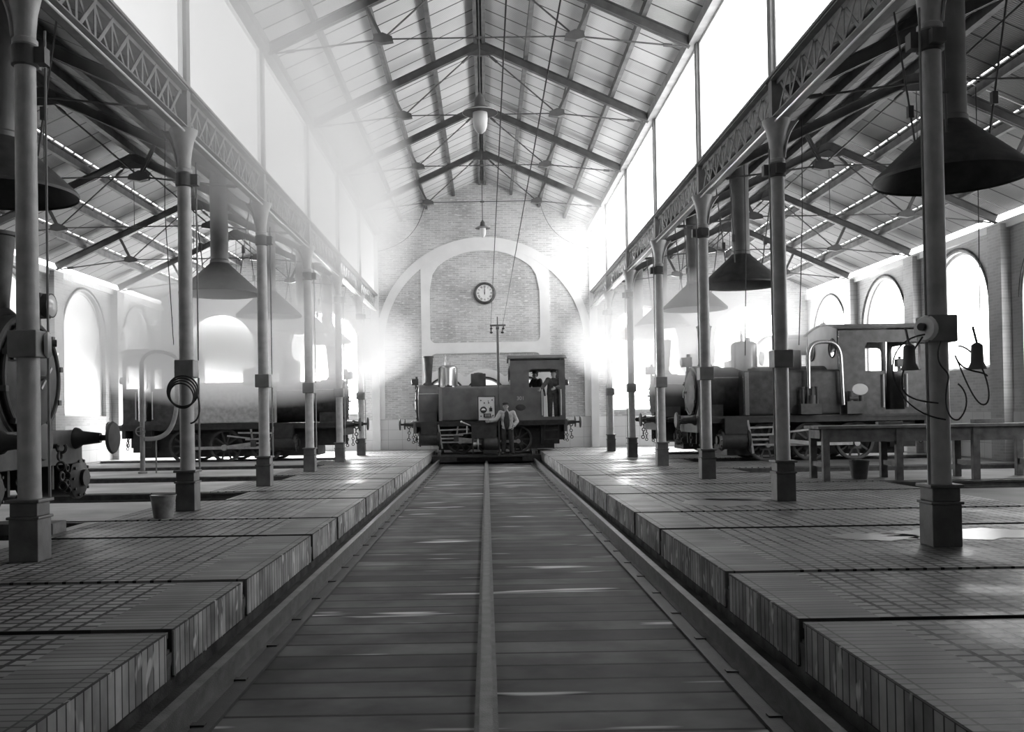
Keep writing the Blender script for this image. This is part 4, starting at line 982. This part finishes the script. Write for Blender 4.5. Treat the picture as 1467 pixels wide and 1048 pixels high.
# wet patches
for pts, lab in (([(3.1, 12.0, .55, .5), (3.4, 12.5, .5, .3)], 'wet patch shining by the right platform edge'), ([(3.6, 8.55, .4, .26), (4.5, 8.65, .75, .38)], 'wet patch shining at the foot of the nearest right column')):
    m = MB()
    for (x, y, a, b) in pts:
        ring = [(x+a*cos(2*pi*i/28)*(1+.18*sin(3*i+a*9)), y+b*sin(2*pi*i/28)*(1+.18*cos(2*i+b*7))) for i in range(28)]
        n = 28; m.add([(p, q, .004) for p, q in ring], [tuple(range(n))])
    o = m.build('puddle', M_water, smooth=0); tag(o, lab, 'puddle', 'wet patches', 'stuff')
# ------------------------------------------------------------------ added haze standing in for the glare of bright windows
def haze(label, loc, rad, dens, g=.35, seed=0):
    m = bpy.data.materials.new('glow_volume'); m.use_nodes = True; nt = m.node_tree; nt.nodes.clear()
    out = N(nt, 'ShaderNodeOutputMaterial'); pv = N(nt, 'ShaderNodeVolumeScatter'); tc = N(nt, 'ShaderNodeTexCoord')
    gr = N(nt, 'ShaderNodeTexGradient', gradient_type='SPHERICAL'); nt.links.new(tc.outputs['Object'], gr.inputs[0])
    nz = N(nt, 'ShaderNodeTexNoise', noise_dimensions='4D'); nz.inputs['W'].default_value = seed; nz.inputs['Scale'].default_value = 1.6; nz.inputs['Detail'].default_value = 2; nt.links.new(tc.outputs['Object'], nz.inputs['Vector'])
    m0 = N(nt, 'ShaderNodeMath', operation='POWER'); nt.links.new(gr.outputs['Fac'], m0.inputs[0]); m0.inputs[1].default_value = .8
    m1 = N(nt, 'ShaderNodeMath', operation='MULTIPLY'); nt.links.new(m0.outputs[0], m1.inputs[0]); nt.links.new(nz.outputs['Fac'], m1.inputs[1])
    m2 = N(nt, 'ShaderNodeMath', operation='MULTIPLY'); nt.links.new(m1.outputs[0], m2.inputs[0]); m2.inputs[1].default_value = dens*2
    pv.inputs['Color'].default_value = (1, 1, 1, 1); pv.inputs['Anisotropy'].default_value = g
    nt.links.new(m2.outputs[0], pv.inputs['Density']); nt.links.new(pv.outputs[0], out.inputs['Volume'])
    m.cycles.volume_sampling = 'MULTIPLE_IMPORTANCE'
    o = MB().sph((0, 0, 0), 1, 32, 20).build('glow_haze', m); o.location = loc; o.scale = rad
    tag(o, label, 'steam haze', None, 'stuff')
haze('added pale haze for the glow along the left clerestory and its lattice girders', (-3.2, 17.5, 6.2), (1.9, 11.5, 2.6), .42, .2, 1)
haze('added pale haze for the glow under the far right clerestory near the clock wall', (3.2, 27.5, 6.4), (1.5, 5.5, 2.0), .10, .2, 4)
haze('added white haze for the window glow over the engine tops in the left aisle', (-5.9, 22.5, 3.0), (4.4, 7.8, 1.6), .75, .6, 2)
haze('added white haze for the window glow round the engine tops in the right aisle', (5.3, 24.8, 3.2), (3.3, 6.8, 1.6), .62, .6, 3)
# ------------------------------------------------------------------ light, camera
w = bpy.data.worlds.new('sky'); SC.world = w; w.use_nodes = True
w.node_tree.nodes['Background'].inputs[0].default_value = (1, 1, 1, 1); w.node_tree.nodes['Background'].inputs[1].default_value = 3.0
cam = bpy.data.cameras.new('camera'); co_ = bpy.data.objects.new('camera', cam); COL.objects.link(co_); SC.camera = co_
cam.sensor_width = 36; cam.lens = 1325/1467*36; cam.shift_x = 36.7/1467; cam.shift_y = 55.3/1467; cam.clip_start = .1; cam.clip_end = 200
roll, pitch = -.0165, .0118
P = Matrix(((1, 0, 0), (0, cos(pitch), sin(pitch)), (0, -sin(pitch), cos(pitch))))
R = Matrix(((cos(roll), 0, sin(roll)), (0, 1, 0), (-sin(roll), 0, cos(roll))))
A = R @ P
cm = Matrix((A[0], A[2], -A[1])).transposed().to_4x4()
co_.matrix_world = Matrix.Translation((.026, 0, 1.178)) @ cm
vs = SC.view_settings
SC.display_settings.display_device = 'sRGB'; vs.view_transform = 'Standard'; vs.look = 'None'; vs.gamma = 1; vs.use_curve_mapping = False; vs.exposure = 0.9
cy_ = SC.cycles
cy_.use_denoising = True; cy_.max_bounces = 7; cy_.diffuse_bounces = 4; cy_.glossy_bounces = 3; cy_.transmission_bounces = 4; cy_.volume_bounces = 3; cy_.caustics_reflective = False; cy_.caustics_refractive = False
cy_.sample_clamp_indirect = 6
